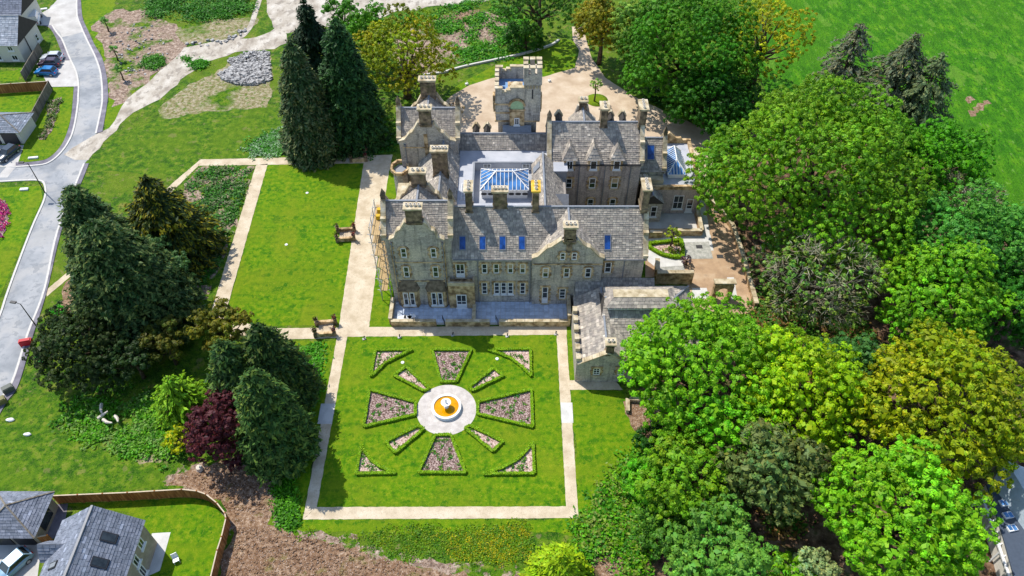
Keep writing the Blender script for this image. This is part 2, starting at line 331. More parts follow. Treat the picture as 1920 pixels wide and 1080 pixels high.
zone('lawn',[(-40,138),(30,132),(48,122),(33,152),(-40,155)],'lawn',.012)
zone('lawn',[(150,0),(215,-20),(215,60),(250,170),(225,220),(196,246),(202,170),(192,108),(165,55),(154,30)],'lawn',.005,.4)
# rough vegetation and bare ground
zone('rough_grass',[(345,345),(375,313),(478,312),(470,350),(380,585),(350,560),(340,430)],'soiledge',.010,.25)
zone('soil_margin',[(300,895),(330,872),(400,858),(490,862),(545,900),(545,960),(520,985),(570,998),(650,1004),(710,1030),(790,1045),(960,1062),(1010,1090),(1010,1160),(600,1160),(400,1000),(380,930),(300,918)],'soiledge',.013,.5,.8,seed=31)
zone('bare_soil',[(330,885),(400,868),(480,872),(520,900),(522,955),(500,985),(560,1010),(640,1018),(690,1045),(760,1060),(900,1080),(900,1160),(390,1160),(415,1045),(436,985),(432,968),(398,930),(350,921),(310,912)],'soil',.016,.5,.8,seed=4)
zone('disturbed_ground',[(172,50),(215,20),(260,18),(330,45),(345,84),(338,104),(300,136),(262,164),(240,186),(215,200),(204,160),(196,112)],'disturbed',.016,.8,1.5,seed=5)
zone('dry_scrub',[(300,205),(340,165),(400,140),(440,110),(505,95),(510,160),(500,204),(420,206),(300,222)],'scrubmix',.010,.6,1.5,seed=6)
zone('dry_scrub',[(310,65),(360,40),(480,30),(485,45),(440,72),(345,85)],'scrubmix',.010,.5,1.5,seed=7)
zone('dry_scrub',[(800,50),(850,25),(900,20),(985,40),(960,70),(880,112),(800,140),(740,120),(700,60)],'disturbed',.010,.9,1.5,seed=8)
zone('bare_soil',[(800,42),(850,22),(900,18),(905,40),(860,52),(815,66)],'soil',.014,.6,1.2,seed=9)
zone('bare_soil',[(1100,1055),(1160,1010),(1180,1030),(1175,1062),(1130,1085)],'soil',.016,.3,.8,seed=10)
zone('bare_soil',[(1168,752),(1240,756),(1232,800),(1190,808),(1172,775)],'soil',.018,.2,.8,seed=11)
zone('bare_soil',[(255,862),(290,852),(312,858),(300,868),(262,872)],'scrub',.016,.25,.6,seed=12)
zone('bare_soil',[(1808,186),(1818,180),(1826,186),(1822,194),(1812,194)],'soil',.012,.4,.6,seed=13)
zone('bare_soil',[(1830,200),(1850,188),(1858,194),(1842,206),(1824,218),(1816,212)],'soil',.012,.5,.6,seed=17)
zone('building_plot',[(495,-30),(1000,-30),(900,4),(820,12),(745,22),(700,40),(640,45),(560,60),(520,62),(505,40)],'track',.014,.6,2,seed=14)
zone('bare_soil',[(118,540),(135,520),(140,560),(125,600),(112,590)],'soil',.012,.3,.8,seed=15)
# gravel forecourt and drives
zone('gravel_forecourt',[(826,200),(846,180),(880,160),(925,146),(1020,144),(1078,127),(1086,95),(1074,75),(1072,50),(1092,50),(1110,110),(1135,146),(1190,182),(1260,215),(1352,254),(1346,280),(1326,335),(1312,360),(1290,300),(1240,262),(860,262),(826,245)],'gravel',.020,.06,1)
zone('gravel_drive',[(1290,300),(1326,330),(1345,390),(1372,412),(1392,480),(1414,578),(1398,592),(1300,580),(1285,520),(1210,520),(1210,400),(1300,400)],'drive2',.016)
# garden paths
zone('path',[(684,292),(736,290),(728,330),(722,372),(713,420),(714,440),(692,613.5),(1062,611),(1063,627.5),(650,631.5),(632,634)],'path',.020,.035,.4)
def quadz(*p,mat='path',z=.018,name='path'): return zone(name,p,mat,z,amp=.035 if mat=='path' else 0,d=.4,seed=int(p[0][0]))
quadz((651.5,631),(632,632),(568,974),(594,951),z=.022); quadz((594,951),(568,974),(1085,971.5),(1061.5,949.5),z=.022)
quadz((1043.5,627),(1062,627),(1085,971.5),(1061.5,949.5),z=.022)
quadz((500,616),(634,614),(633,634),(500,637)); quadz((440,600),(500,616),(500,637),(430,632))
quadz((480,310),(502,307),(420,598),(392,597)); quadz((376,299),(690,292),(690,306),(372,311))
quadz((372,311),(376,299),(330,338),(300,365),(312,370)); quadz((1067,713),(1152,712),(1168,731),(1068,731))
quadz((85,545),(130,508),(135,516),(88,556)); 
quadz((602,757),(629,757),(622,795),(595,795),mat='slabw',z=.028,name='stone_threshold'); quadz((1051,755),(1073,755),(1075,793),(1053,793),mat='slabw',z=.028,name='stone_threshold')
# road
roadL=[(107,-40),(107,0),(93,15),(98,48),(107,62),(117,75),(130,107),(143,135),(147.5,160),(147,180),(146,197),(140.6,232),(132,260),(114,287),(90,306)]
roadR=[(144,-40),(144,0),(145,30),(152,50),(163,75),(177,103),(187,130),(191,155),(192,180),(190.5,201),(180,251)]
lowL=[(83,346),(84,372),(61,425.5),(32.6,499),(12,556),(0,592),(-60,740)]
lowR=[(158,307),(144.6,340),(108,434),(83.5,543.6),(53,625),(24,715),(0,751),(-30,800)]
roadpoly=[G(*p) for p in roadL]; roadpoly=smooth(roadpoly,4)
rr=smooth([G(*p) for p in roadR],4); ll=smooth([G(*p) for p in lowL],4); lr=smooth([G(*p) for p in lowR],4)
zone('road',[*roadpoly,G(61,311),G(30,313),G(-60,315),G(-60,341),G(0,340.7),G(41,338.6),G(73,338.6),*ll,*lr[::-1],G(168,296),*rr[::-1]],'road',.014,world=True)
zone('road',[(107,0),(93,16),(73,27),(48,30),(40,40),(70,48),(98,48)],'concrete',.018)
quadz((113,60),(150,51),(156,60),(116,70),mat='concrete',z=.020,name='speed_table'); quadz((0,333),(14,333),(28,315),(12,313),(0,326),mat='concrete',z=.020,name='crossing')
quadz((94,20),(107,0),(144,0),(145,30),(152,50),(113,60),(98,48),mat='concrete',z=.017,name='road')
strip('pavement',roadR[1:],[(152,0),(155,33),(165,57),(177,83),(192,110),(200,142),(202.5,167),(202,190),(192.5,247)],'pave',.10,thick=.1)
strip('pavement',[(147.5,162),(146,197),(140.6,232),(132,260),(114,287),(90,306),(61,311),(30,313)],[(139,163),(133.5,221.5),(122,260),(108,282.6),(87.6,299),(61,304),(41,305),(30,305)],'pave',.10,thick=.1)
strip('pavement',[(98,48),(107,62),(117,75),(130,107),(133,113)],[(80,48),(92,52),(102,66),(110,84),(121,113)],'pave',.10,thick=.1)
strip('pavement',lowR,[(167,307),(154,340),(118,425),(88,548),(63,628),(36,720),(12,756),(-15,805)],'pave',.10,thick=.1)
kerb(roadR[1:]); kerb(roadL[3:]+[(61,311),(30,313)]); kerb([(-20,340.7),(0,340.7),(41,338.6),(73,338.6),(83.5,346),(84,372),(61,425.5),(32.6,499),(12,556),(0,592),(-40,690)]); kerb(lowR)
quadz((121,113),(133,113),(143,135),(147.5,162),(98,163),(86,152),(70,120),(100,98),mat='concrete',z=.016,name='parking_bay')
zone('dirt_track',[(180,252),(205,240),(222,212),(238,186),(286,147),(330,107),(345,89),(420,77),(480,70),(530,48),(540,80),(515,92),(440,98),(380,121),(350,141),(300,186),(250,211),(205,256),(166,300),(140,300),(120,290)],'track',.021,.3,1.5,seed=21)
strip('footpath',[(345,90),(400,78),(445,68),(465,48),(475,20),(485,-10)],[(345,95),(400,84),(450,74),(473,52),(484,22),(494,-10)],'track',.024)
# eastern courtyard paving
quadz((1216,448),(1332,440),(1338,470),(1216,474),mat='slabw',z=.022,name='courtyard_paving')
quadz((1212,474),(1280,470),(1282,505),(1234,505),(1215,490),mat='slabw',z=.024,name='courtyard_paving')
quadz((1272,455),(1329,453),(1337,485),(1282,486),mat='slabg',z=.030,name='courtyard_setts')
quadz((1234,501),(1282,498),(1287,521),(1236,523),mat='slabg',z=.032,name='courtyard_setts')
quadz((1312,376),(1321,376),(1332,446),(1308,446),mat='slabw',z=.020,name='courtyard_paving')
quadz((1298,540),(1325,540),(1330,560),(1298,560),mat='slabw',z=.022,name='courtyard_paving')
quadz((1363,520),(1376,520),(1383,562),(1366,562),mat='slabw',z=.022,name='courtyard_paving')
for u,v in ((1316,332),(1344,397),(1350,481),(1311,463)):
    x,y=G(u,v); mb=MB(); mb.box(x-.45,x+.45,y-.35,y+.35,.02,.05); tag(mb.build('drain_cover',M['dark']),{1316:'dark drain cover on the pink gravel beside the glazed annexe',1344:'dark drain cover on tan drive in line with the patio wall',1350:'dark drain cover on tan drive nearest the gate arch',1311:'small dark drain cover in the grey sett square'}[u],'drain cover','drain covers on the east drive')
# ------------------------------------------------------------------ the mansion
M['bayroof']=surf('bay_slate',[(.3,lin(96,84,70)),(.7,lin(138,122,102))],2,(),.9)
house=thing('country_house','large grey stone mansion with shaped gables, slate roofs and battlemented tower','mansion',(0,80,0))
R=random.Random(7)
SL=[(.45,.405,.345),(.41,.37,.32),(.49,.44,.37),(.36,.325,.285),(.54,.485,.405),(.40,.355,.31)]
def slates(mb,P0,P1,P2,P3,course=.27,wid=.40,pal=SL,lift=.05):
    P0,P1,P2,P3=[np.array(p,float) for p in (P0,P1,P2,P3)]
    n=np.cross(P1-P0,(P2+P3)/2-P0); n/=np.linalg.norm(n)
    if n[2]<0: n=-n
    h=np.linalg.norm((P2+P3)/2-(P0+P1)/2); k=max(1,int(h/course))
    for i in range(k):
        v0,v1=i/k,(i+1.06)/k; v1=min(v1,1)
        L0,R0=P0+(P3-P0)*v0,P1+(P2-P1)*v0; L1,R1=P0+(P3-P0)*v1,P1+(P2-P1)*v1
        wd=np.linalg.norm(R0-L0); m=max(1,int(wd/wid)); s=[0]+sorted(min(.999,max(.001,(j+R.uniform(-.25,.25))/m)) for j in range(1,m))+[1]
        rowk=R.uniform(.86,1.12)
        for a,b in zip(s[:-1],s[1:]):
            g=.012/max(wd,.1); a2,b2=a+g*(a>0),b-g*(b<1); lf=lift*R.uniform(.6,1.4)
            p=L0+(R0-L0)*a2+n*lf; q=L0+(R0-L0)*b2+n*lf; r=L1+(R1-L1)*b2+n*.012; t=L1+(R1-L1)*a2+n*.012
            pb=L0+(R0-L0)*a2; qb=L0+(R0-L0)*b2
            c=np.array(R.choice(pal))*R.uniform(.90,1.10)*rowk
            if R.random()<.04: c=c*1.5
            cc=(*(c*.84),1) if pal is SL else (*c,1); mb.add([p,q,r,t,pb,qb],[(0,1,2,3),(4,5,1,0)],cc)
def roof(solid,slopes,ridges,parent=None,pal=SL,course=.27,wid=.40,rm='lead',rw=.22):
    """solid: closed mesh; slopes: (eaveL,eaveR,ridgeR,ridgeL); ridges: (p,q)"""
    o=solid.build('roof',M['roofbase'],parent or house)
    mb=MB()
    for s in slopes: slates(mb,*s,course=course,wid=wid,pal=pal)
    mb.build('slates',M['slate'],o,recalc=False,kind='stuff')
    if ridges:
        rb=MB()
        for p,q in ridges: rb.beam((p[0],p[1],p[2]+.03),(q[0],q[1],q[2]+.03),rw,.14)
        rb.build('ridge_tiles',M[rm],o)
    return o
def gableEW(x0,x1,y0,y1,ze,zr,yr=None,**k):
    yr=yr or (y0+y1)/2; mb=MB(); mb.exX([(y0,ze),(y1,ze),(yr,zr)],x0,x1)
    return roof(mb,[((x0,y0,ze),(x1,y0,ze),(x1,yr,zr),(x0,yr,zr)),((x1,y1,ze),(x0,y1,ze),(x0,yr,zr),(x1,yr,zr))],[((x0,yr,zr),(x1,yr,zr))],**k)
def gableNS(x0,x1,y0,y1,ze,zr,xr=None,ze2=None,**k):
    xr=xr if xr is not None else (x0+x1)/2; ze2=ze if ze2 is None else ze2
    mb=MB(); mb.exY([(x0,ze),(x1,ze2),(xr,zr)],y0,y1)
    return roof(mb,[((x0,y1,ze),(x0,y0,ze),(xr,y0,zr),(xr,y1,zr)),((x1,y0,ze2),(x1,y1,ze2),(xr,y1,zr),(xr,y0,zr))],[((xr,y0,zr),(xr,y1,zr))],**k)
def wall(x0,x1,y0,y1,z0,z1,mat='wall',name='wall'):
    mb=MB(); mb.box(x0,x1,y0,y1,z0,z1); return mb.build(name,M[mat],house)
def coping(pts,y0,y1,axis='Y',w=.12,t=.16,name='coping',parent=None):
    """coping stones along a polyline in (a,z); axis Y: a=x, thickness y0..y1"""
    mb=MB()
    for (a,z),(b,z2) in zip(pts[:-1],pts[1:]):
        d=math.hypot(b-a,z2-z); n=max(1,round(d/.9))
        for i in range(n):
            p,q=i/n,(i+1)/n-.012
            A=(a+(b-a)*p,z+(z2-z)*p);B=(a+(b-a)*q,z+(z2-z)*q)
            nx,nz=-(z2-z)/d,(b-a)/d
            if nz<0 or (abs(nz)<1e-6 and nx<0): nx,nz=-nx,-nz
            pl=[A,B,(B[0]+nx*t,B[1]+nz*t),(A[0]+nx*t,A[1]+nz*t)]
            (mb.exY if axis=='Y' else mb.exX)(pl,y0-w,y1+w)
    return mb.build(name,M['coping'],parent or house)
def chimney(x,y,z0,z1,wx,wy,pots,axis='X',cap='coping',lab=None):
    mb=MB(); zc=z1-.35
    mb.box(x-wx/2,x+wx/2,y-wy/2,y+wy/2,z0,zc)
    mb.box(x-wx/2-.1,x+wx/2+.1,y-wy/2-.1,y+wy/2+.1,z0+(zc-z0)*.12,z0+(zc-z0)*.2)
    mb.box(x-wx/2+.12,x+wx/2-.12,y-wy/2-.05,y+wy/2+.05,z0+(zc-z0)*.3,zc-.25)
    o=mb.build('chimney',M['chim'],house)
    c=MB(); c.box(x-wx/2-.1,x+wx/2+.1,y-wy/2-.1,y+wy/2+.1,zc,zc+.17); c.box(x-wx/2-.2,x+wx/2+.2,y-wy/2-.2,y+wy/2+.2,zc+.17,z1)
    c.build('chimney_cap',M[cap],o)
    for i in range(pots):
        t=(i+.5)/pots-.5; px,py=(x+t*wx*1.02,y) if axis=='X' else (x,y+t*wy*1.02)
        p=MB(); p.lathe([(.19,z1),(.17,z1+.18),(.2,z1+.22),(.2,z1+.28),(.13,z1+.29),(.12,z1+.12)],px,py,10,cap=False); p.build('chimney_pot',M['pot'],o)
    return o
def window(x,z0,z1,w,Y,face='S',cols=1,rows=2,arch=False,sur='dress',glassm='wglass',parent=None,quoin=True,proud=.0,doorish=False,blind=0):
    """a sash window at (x,z) on the wall plane Y; face S looks to -y, W to -x, E to +x"""
    par=parent or house
    if face=='S': T=lambda a,o,z:(x+a,Y-o-proud,z)
    elif face=='W': T=lambda a,o,z:(Y-o-proud,x-a,z)
    elif face=='E': T=lambda a,o,z:(Y+o+proud,x+a,z)
    def bx(mb,a0,a1,o0,o1,za,zb): mb.hexa([T(a0,o1,za),T(a1,o1,za),T(a1,o0,za),T(a0,o0,za),T(a0,o1,zb),T(a1,o1,zb),T(a1,o0,zb),T(a0,o0,zb)])
    f=.115; h=w/2; mb=MB()
    bx(mb,-h,-h+f,0,.07,z0,z1);bx(mb,h-f,h,0,.07,z0,z1);bx(mb,-h+f,h-f,0,.07,z0,z0+f*1.3);bx(mb,-h+f,h-f,0,.07,z1-f,z1)
    for r in range(1,rows): zz=z0+(z1-z0)*r/rows; bx(mb,-h+f,h-f,0,.065,zz-.04,zz+.04)
    for c in range(1,cols): aa=-h+w*c/cols; bx(mb,aa-.035,aa+.035,0,.06,z0+f,z1-f)
    if doorish: bx(mb,-h+f,h-f,0,.05,z0+f,z0+(z1-z0)*.3)
    o=mb.build('door' if doorish else 'window',M['white'],par)
    sub=par is house
    pr=o if sub else par
    def piece(m,n,mat):
        q=m.build(n,M[mat],pr); return q
    p=MB(); bx(p,-h+.02,h-.02,-.02,.03,z0+.02,z1-.02); piece(p,'pane',glassm)
    if blind:
        b=MB(); zz=z0+f+(z1-z0-2*f)*(1-blind); bx(b,-h+f,h-f,.0,.036,zz if blind>0 else z0+f,z1-f); piece(b,'blind','blind')
    s=MB(); bx(s,-h-.12,h+.12,0,.2,z0-.16,z0); piece(s,'sill','white' if not quoin else 'coping')
    if quoin:
        q=MB(); n=max(3,int((z1-z0)/.34)); hh=(z1-z0)/n
        for i in range(n):
            e=.36 if i%2 else .2
            bx(q,-h-e,-h,0,.11,z0+i*hh+.01,z0+(i+1)*hh-.01); bx(q,h,h+e,0,.11,z0+i*hh+.01,z0+(i+1)*hh-.01)
        if arch:
            for k in range(5):
                a0=math.pi*k/5; a1=math.pi*(k+1)/5
                pts=[(math.cos(a)*(h+e2),z1+math.sin(a)*(h*.45+e2*.8)) for a,e2 in ((a0,0),(a1,0),(a1,.28),(a0,.28))]
                q.hexa([T(a,0,z) for a,z in pts]+[T(a,.11,z) for a,z in pts])
        else: bx(q,-h-.3,h+.3,0,.12,z1,z1+.3)
        piece(q,'surround',sur)
    return o
def pipe(x,y,z0,z1):
    mb=MB(); mb.tube([(x,y,z0),(x,y,z1)],[.07,.07],6); mb.box(x-.14,x+.14,y-.12,y+.12,z1-.3,z1); mb.build('downpipe',M['pipe'],house)
# --- front-left pavilion
wall(-15.7,-7.6,68.1,74.4,0,12.2)
CX=-11.7
lp=[(-15.05,12.3),(-14.3,12.75),(-13.9,13.85),(-13.5,13.95),(-12.75,15.35)]
rp=[(2*CX-a,b) for a,b in lp[::-1]]
mb=MB(); mb.exY([(-15.05,0),(-8.35,0)]+[(-8.35,12.3)]+[(a,b) for a,b in rp[:-1]][::-1]+lp[::-1],67.6,68.1); mb.build('gable_wall',M['wall'],house)
coping(lp,67.6,68.1); coping(rp,67.6,68.1)
gableEW(-15.5,-7.8,67.95,74.5,12.2,15.5); gableNS(-15.05,-8.35,67.9,74.6,12.25,15.45,CX)
chimney(CX,67.95,14.9,17.6,1.9,.9,4)
mb=MB(); mb.exY([(-14.9,12.0),(-8.5,12.0),(-8.5,12.25)]+[(2*CX-a,b) for a,b in lp[1:]]+lp[1:][::-1]+[(-14.9,12.25)],74.4,74.9); mb.build('gable_wall',M['wall'],house)
coping(lp,74.4,74.9); coping(rp,74.4,74.9); chimney(CX,74.65,15.0,17.5,1.8,.8,3)
def endgable(X,y0,y1,ze,zr,t=.5,pin=True,step=True):
    ym=(y0+y1)/2; pts=[(y0,ze+.25),(y0+(ym-y0)*.45,ze+(zr-ze)*.45+.25),(ym-.35,zr+.35),(ym+.35,zr+.35),(y1-(y1-ym)*.45,ze+(zr-ze)*.45+.25),(y1,ze+.25)]
    mb=MB(); mb.exX([(y0,ze-.4)]+[(y1,ze-.4)]+pts[::-1],X-t/2,X+t/2); o=mb.build('gable_wall',M['wall'],house)
    coping(pts,X-t/2,X+t/2,'X',w=.06)
    if step:
        for yy,zz in ((y0+.2,ze+.2),(y0+(ym-y0)*.45,ze+(zr-ze)*.45+.3)):
            m2=MB(); m2.box(X-t/2-.08,X+t/2+.08,yy-.3,yy+.3,zz,zz+.42); m2.build('kneeler_stone',M['coping'],o)
    if pin:
        m2=MB(); m2.box(X-.28,X+.28,ym-.28,ym+.28,zr+.3,zr+1.0); m2.add([(X-.33,ym-.33,zr+1),(X+.33,ym-.33,zr+1),(X+.33,ym+.33,zr+1),(X-.33,ym+.33,zr+1),(X,ym,zr+2.0)],[(3,2,1,0),(0,1,4),(1,2,4),(2,3,4),(3,0,4)]); m2.build('pinnacle',M['chim'],o)
    return o
endgable(-15.75,68.0,74.5,12.2,15.5); endgable(-7.55,68.0,74.5,12.2,15.5)
for x in (-13.5,-9.78): window(x,9.3,10.95,.72,67.6,rows=2,arch=True)
for x in (-13.5,-9.76): window(x,5.7,7.65,.74,67.6,rows=2,arch=True,blind=-.0)
for x in (-13.55,-9.85):   # ground floor bays with slated tops
    mb=MB(); q=[(x-1.35,67.6),(x-1.1,67.05),(x+1.1,67.05),(x+1.35,67.6)]
    mb.prism(q,0,3.6); o=mb.build('bay_window',M['dress'],house)
    t=MB(); b=[(x-1.55,67.62,3.6),(x-1.25,66.9,3.6),(x+1.25,66.9,3.6),(x+1.55,67.62,3.6)]; u=[(x-1.0,67.62,5.1),(x-.8,67.5,5.1),(x+.8,67.5,5.1),(x+1.0,67.62,5.1)]
    t.hexa(b+u); t.build('bay_roof',M['bayroof'],o)
    for dx in (-.42,.42): window(x+dx,.85,3.3,.66,67.05,rows=2,parent=o,quoin=False)
for z in (4.9,8.35): 
    mb=MB(); mb.box(-15.12,-8.28,67.5,67.6,z,z+.16); mb.build('string_course',M['dress'],house)
pipe(-14.85,67.45,.3,12.0); pipe(-8.55,67.45,.3,12.0)
# quoins of pavilion corners
for X in (-15.05,-8.35):
    mb=MB()
    for i in range(28):
        e=.42 if i%2 else .26; s=1 if X<-10 else -1
        mb.box(min(X-.03*s,X+e*s),max(X-.03*s,X+e*s),67.54,67.6,.3+i*.42,.3+i*.42+.4)
    mb.build('quoins',M['dress'],house)
# --- entrance porch between pavilion and front range
wall(-8.25,-4.9,66.95,68.2,0,4.75,'dress','porch')
mb=MB(); 
for a in ((-8.3,-4.85,66.85,67.1),(-8.3,-8.05,67.1,68.2),(-5.1,-4.85,67.1,68.2)): mb.box(*a,4.75,5.35)
mb.build('porch_parapet',M['coping'],house)
window(-6.65,.4,3.0,1.35,66.95,cols=2,rows=2,quoin=False,doorish=True)
window(-6.65,5.1,7.6,1.15,68.15,cols=2,rows=2,doorish=True)
# --- front range
wall(-7.6,16.8,68.15,77.2,0,8.6)
gableEW(-7.6,16.8,67.95,77.3,8.6,13.3)
for i,x in enumerate((-3.53,-2.02,-.2,1.37)): window(x,5.85,7.6,.72,68.15,arch=False,blind=(0,0,.5,.5)[i])
for x in (-3.63,1.4): window(x,1.85,4.1,.74,68.15,rows=3)
for x in (-2.0,-1.1,-.2): window(x,1.85,4.1,.74,68.15,rows=3,quoin=False)
mb=MB(); mb.box(-2.65,.45,68.05,68.15,4.1,4.4); mb.box(-2.65,-2.4,68.07,68.15,1.7,4.1); mb.box(.2,.45,68.07,68.15,1.7,4.1); mb.build('window_surround',M['dress'],house)
pipe(-4.4,68.0,.3,8.5); pipe(2.35,68.0,.3,8.5); pipe(14.3,68.0,4,8.6)
mb=MB(); mb.box(-7.5,2.5,67.82,68.0,8.45,8.6); mb.box(11.7,16.7,67.82,68.0,8.45,8.6); mb.build('gutter',M['pipe'],house)
chimney(-5.4,73.0,12.2,16.4,.8,1.8,3,'Y'); chimney(-1.5,72.9,12.6,16.0,1.75,.85,4); chimney(2.95,73.0,12.2,16.4,.8,1.8,3,'Y',cap='capyel')
def rooflight(x,y0,y1,w,plane,par=None,mat='skyglass'):
    z=lambda y:plane(y); mb=MB(); 
    def sl(a0,a1,b0,b1,h): mb.hexa([(a0,b0,z(b0)),(a1,b0,z(b0)),(a1,b1,z(b1)),(a0,b1,z(b1)),(a0,b0,z(b0)+h),(a1,b0,z(b0)+h),(a1,b1,z(b1)+h),(a0,b1,z(b1)+h)])
    f=.09; sl(x-w/2-f,x-w/2,y0-f,y1+f,.17);sl(x+w/2,x+w/2+f,y0-f,y1+f,.17);sl(x-w/2,x+w/2,y0-f,y0,.17);sl(x-w/2,x+w/2,y1,y1+f,.17)
    o=mb.build('rooflight',M['pipe'],house); mb=MB(); sl(x-w/2,x+w/2,y0,y1,.13); mb.build('pane',M[mat],o)
fp=lambda y:8.6+(y-67.95)*(4.7/4.675)
for x in (-6.25,-3.72,-1.2,1.25): rooflight(x,68.75,69.9,.72,fp)
rooflight(12.05,68.75,70.0,.72,fp)
# right-hand shaped gable
GX=7.08
lp=[(2.55,9.0),(3.3,9.3),(4.5,10.85),(4.95,11.0),(6.2,12.2)]; rp=[(2*GX-a,b) for a,b in lp[::-1]]
mb=MB(); mb.exY([(2.65,0),(11.5,0),(11.5,9.0)]+[(2*GX-a,b) for a,b in lp[1:]]+lp[::-1],67.7,68.2); mb.build('gable_wall',M['wall'],house)
coping(lp,67.7,68.2); coping(rp,67.7,68.2); gableNS(2.6,11.56,68.0,72.7,8.8,13.2,GX)
chimney(GX,68.0,11.6,14.6,1.45,.9,3); mb=MB(); mb.box(GX-.35,GX+.35,67.5,67.7,10.2,12.6); mb.build('chimney_breast',M['chim'],house)
for x in (6.35,7.81): window(x,8.8,10.05,.68,67.7,arch=True)
for i,x in enumerate((4.3,7.0,9.75)): window(x,5.55,7.3,.78,67.7,arch=(i!=1),blind=.55 if i==0 else 0)
window(4.35,.55,3.7,.8,67.7,rows=3,doorish=True); window(6.65,1.45,3.4,.85,67.7,rows=3)
mb=MB(); mb.box(2.6,11.54,67.6,67.7,7.9,8.1); mb.build('string_course',M['dress'],house)
window(12.3,6.0,7.9,.85,68.15,rows=2)
# right end of the front range
endgable(16.85,68.0,77.3,8.6,13.3,pin=False); chimney(16.5,72.6,13.0,17.0,.85,2.0,4,'Y')
# --- left link range
wall(-13.2,-7.5,74.9,87.2,0,9.2); gableNS(-13.2,-7.4,74.8,87.1,9.2,12.8,-9.5,9.9)
chimney(-9.5,80.6,11.2,16.3,2.0,1.0,5,cap='coping')
# west side: tall bay and turret-like oriel on the left flank
mb=MB(); mb.box(-15.6,-13.2,79.2,82.2,0,8.6); mb.build('side_bay',M['dress'],house)
mb=MB(); mb.box(-15.75,-13.1,79.05,82.35,8.6,9.0); mb.build('side_bay_cap',M['coping'],house)
window(80.7,3.4,6.6,1.0,-15.6,'W',cols=2,rows=2,quoin=False); window(-14.4,4.2,7.2,.9,79.2,'S',rows=2,quoin=False)
oc=(-15.9,86.0); mb=MB(); q=[(oc[0]+1.05*math.cos(a),oc[1]+1.35*math.sin(a)) for a in [math.pi/8+k*math.pi/4 for k in range(8)]]
mb.prism(q,0,8.2); mb.build('oriel_turret',M['wall'],house)
q2=[(oc[0]+1.25*math.cos(a),oc[1]+1.55*math.sin(a)) for a in [math.pi/8+k*math.pi/4 for k in range(8)]]
mb=MB()
for i in range(8):
    a,b=q2[i],q2[(i+1)%8]; mb.beam((*a,8.75),(*b,8.75),.3,.5)
mb.build('turret_parapet',M['dress'],house)
mb=MB(); mb.prism(q,8.2,8.3); mb.build('turret_roof',M['lead'],house)
# --- north-west pavilion
wall(-15.7,-7.6,87.25,93.5,0,12.5); NX=-11.75
lp=[(-15.7,12.7),(-14.8,13.0),(-14.0,14.1),(-13.6,14.25),(-12.7,15.9)]; rp=[(2*NX-a,b) for a,b in lp[::-1]]
for y0,y1 in ((86.8,87.3),(93.4,93.9)):
    mb=MB(); mb.exY([(-15.6,0),(-7.9,0),(-7.9,12.7)]+[(2*NX-a,b) for a,b in lp[1:]]+lp[::-1],y0,y1); mb.build('gable_wall',M['wall'],house)
    coping(lp,y0,y1); coping(rp,y0,y1)
gableEW(-15.5,-7.8,87.1,93.6,12.5,15.8); gableNS(-15.3,-8.2,87.1,93.6,12.6,15.85,NX)
endgable(-15.75,87.2,93.6,12.5,15.8); endgable(-7.55,87.2,93.6,12.5,15.8)
chimney(NX,87.1,15.2,18.2,1.6,.9,3); chimney(-11.85,93.7,15.2,18.4,2.1,.9,4)
pipe(-14.9,86.65,3,12.3)
mb=MB(); mb.box(-12.2,-11.7,86.72,86.8,6,14); mb.box(-15.2,-8.6,86.74,86.8,11.6,11.8); mb.build('string_course',M['dress'],house)
# --- flat roof, sunken court and glazed lantern
mb=MB(); FZ=9.7
for a in ((-7.5,-5.3,77.0,88.7),(-5.3,2.9,85.9,88.7),(-5.3,2.9,76.6,77.3),(2.9,5.4,77.0,88.7)): mb.box(*a,FZ-1.4,FZ)
mb.box(-7.4,5.3,77.2,88.6,0,8.3); mb.build('flat_roof',M['membrane'],house)
mb=MB(); mb.box(-5.45,-5.2,77.2,86.05,FZ,FZ+.12); mb.box(-5.2,2.9,85.8,86.05,FZ,FZ+.12); mb.build('roof_kerb',M['lead'],house)
for x in (-3.5,2.0):
    window(x,8.75,9.55,1.1,85.9,cols=2,rows=2,quoin=False)
mb=MB(); 
for sx in (-.25,.25): mb.beam((-6.6+sx,77.9,FZ+.06),(-6.6+sx,81.3,FZ+.06),.07,.1)
for k in range(11): mb.beam((-6.85,78.1+k*.3,FZ+.08),(-6.35,78.1+k*.3,FZ+.08),.05,.05)
tag(mb.build('roof_ladder',M['white']),'white ladder lying flat on the grey membrane roof','ladder')
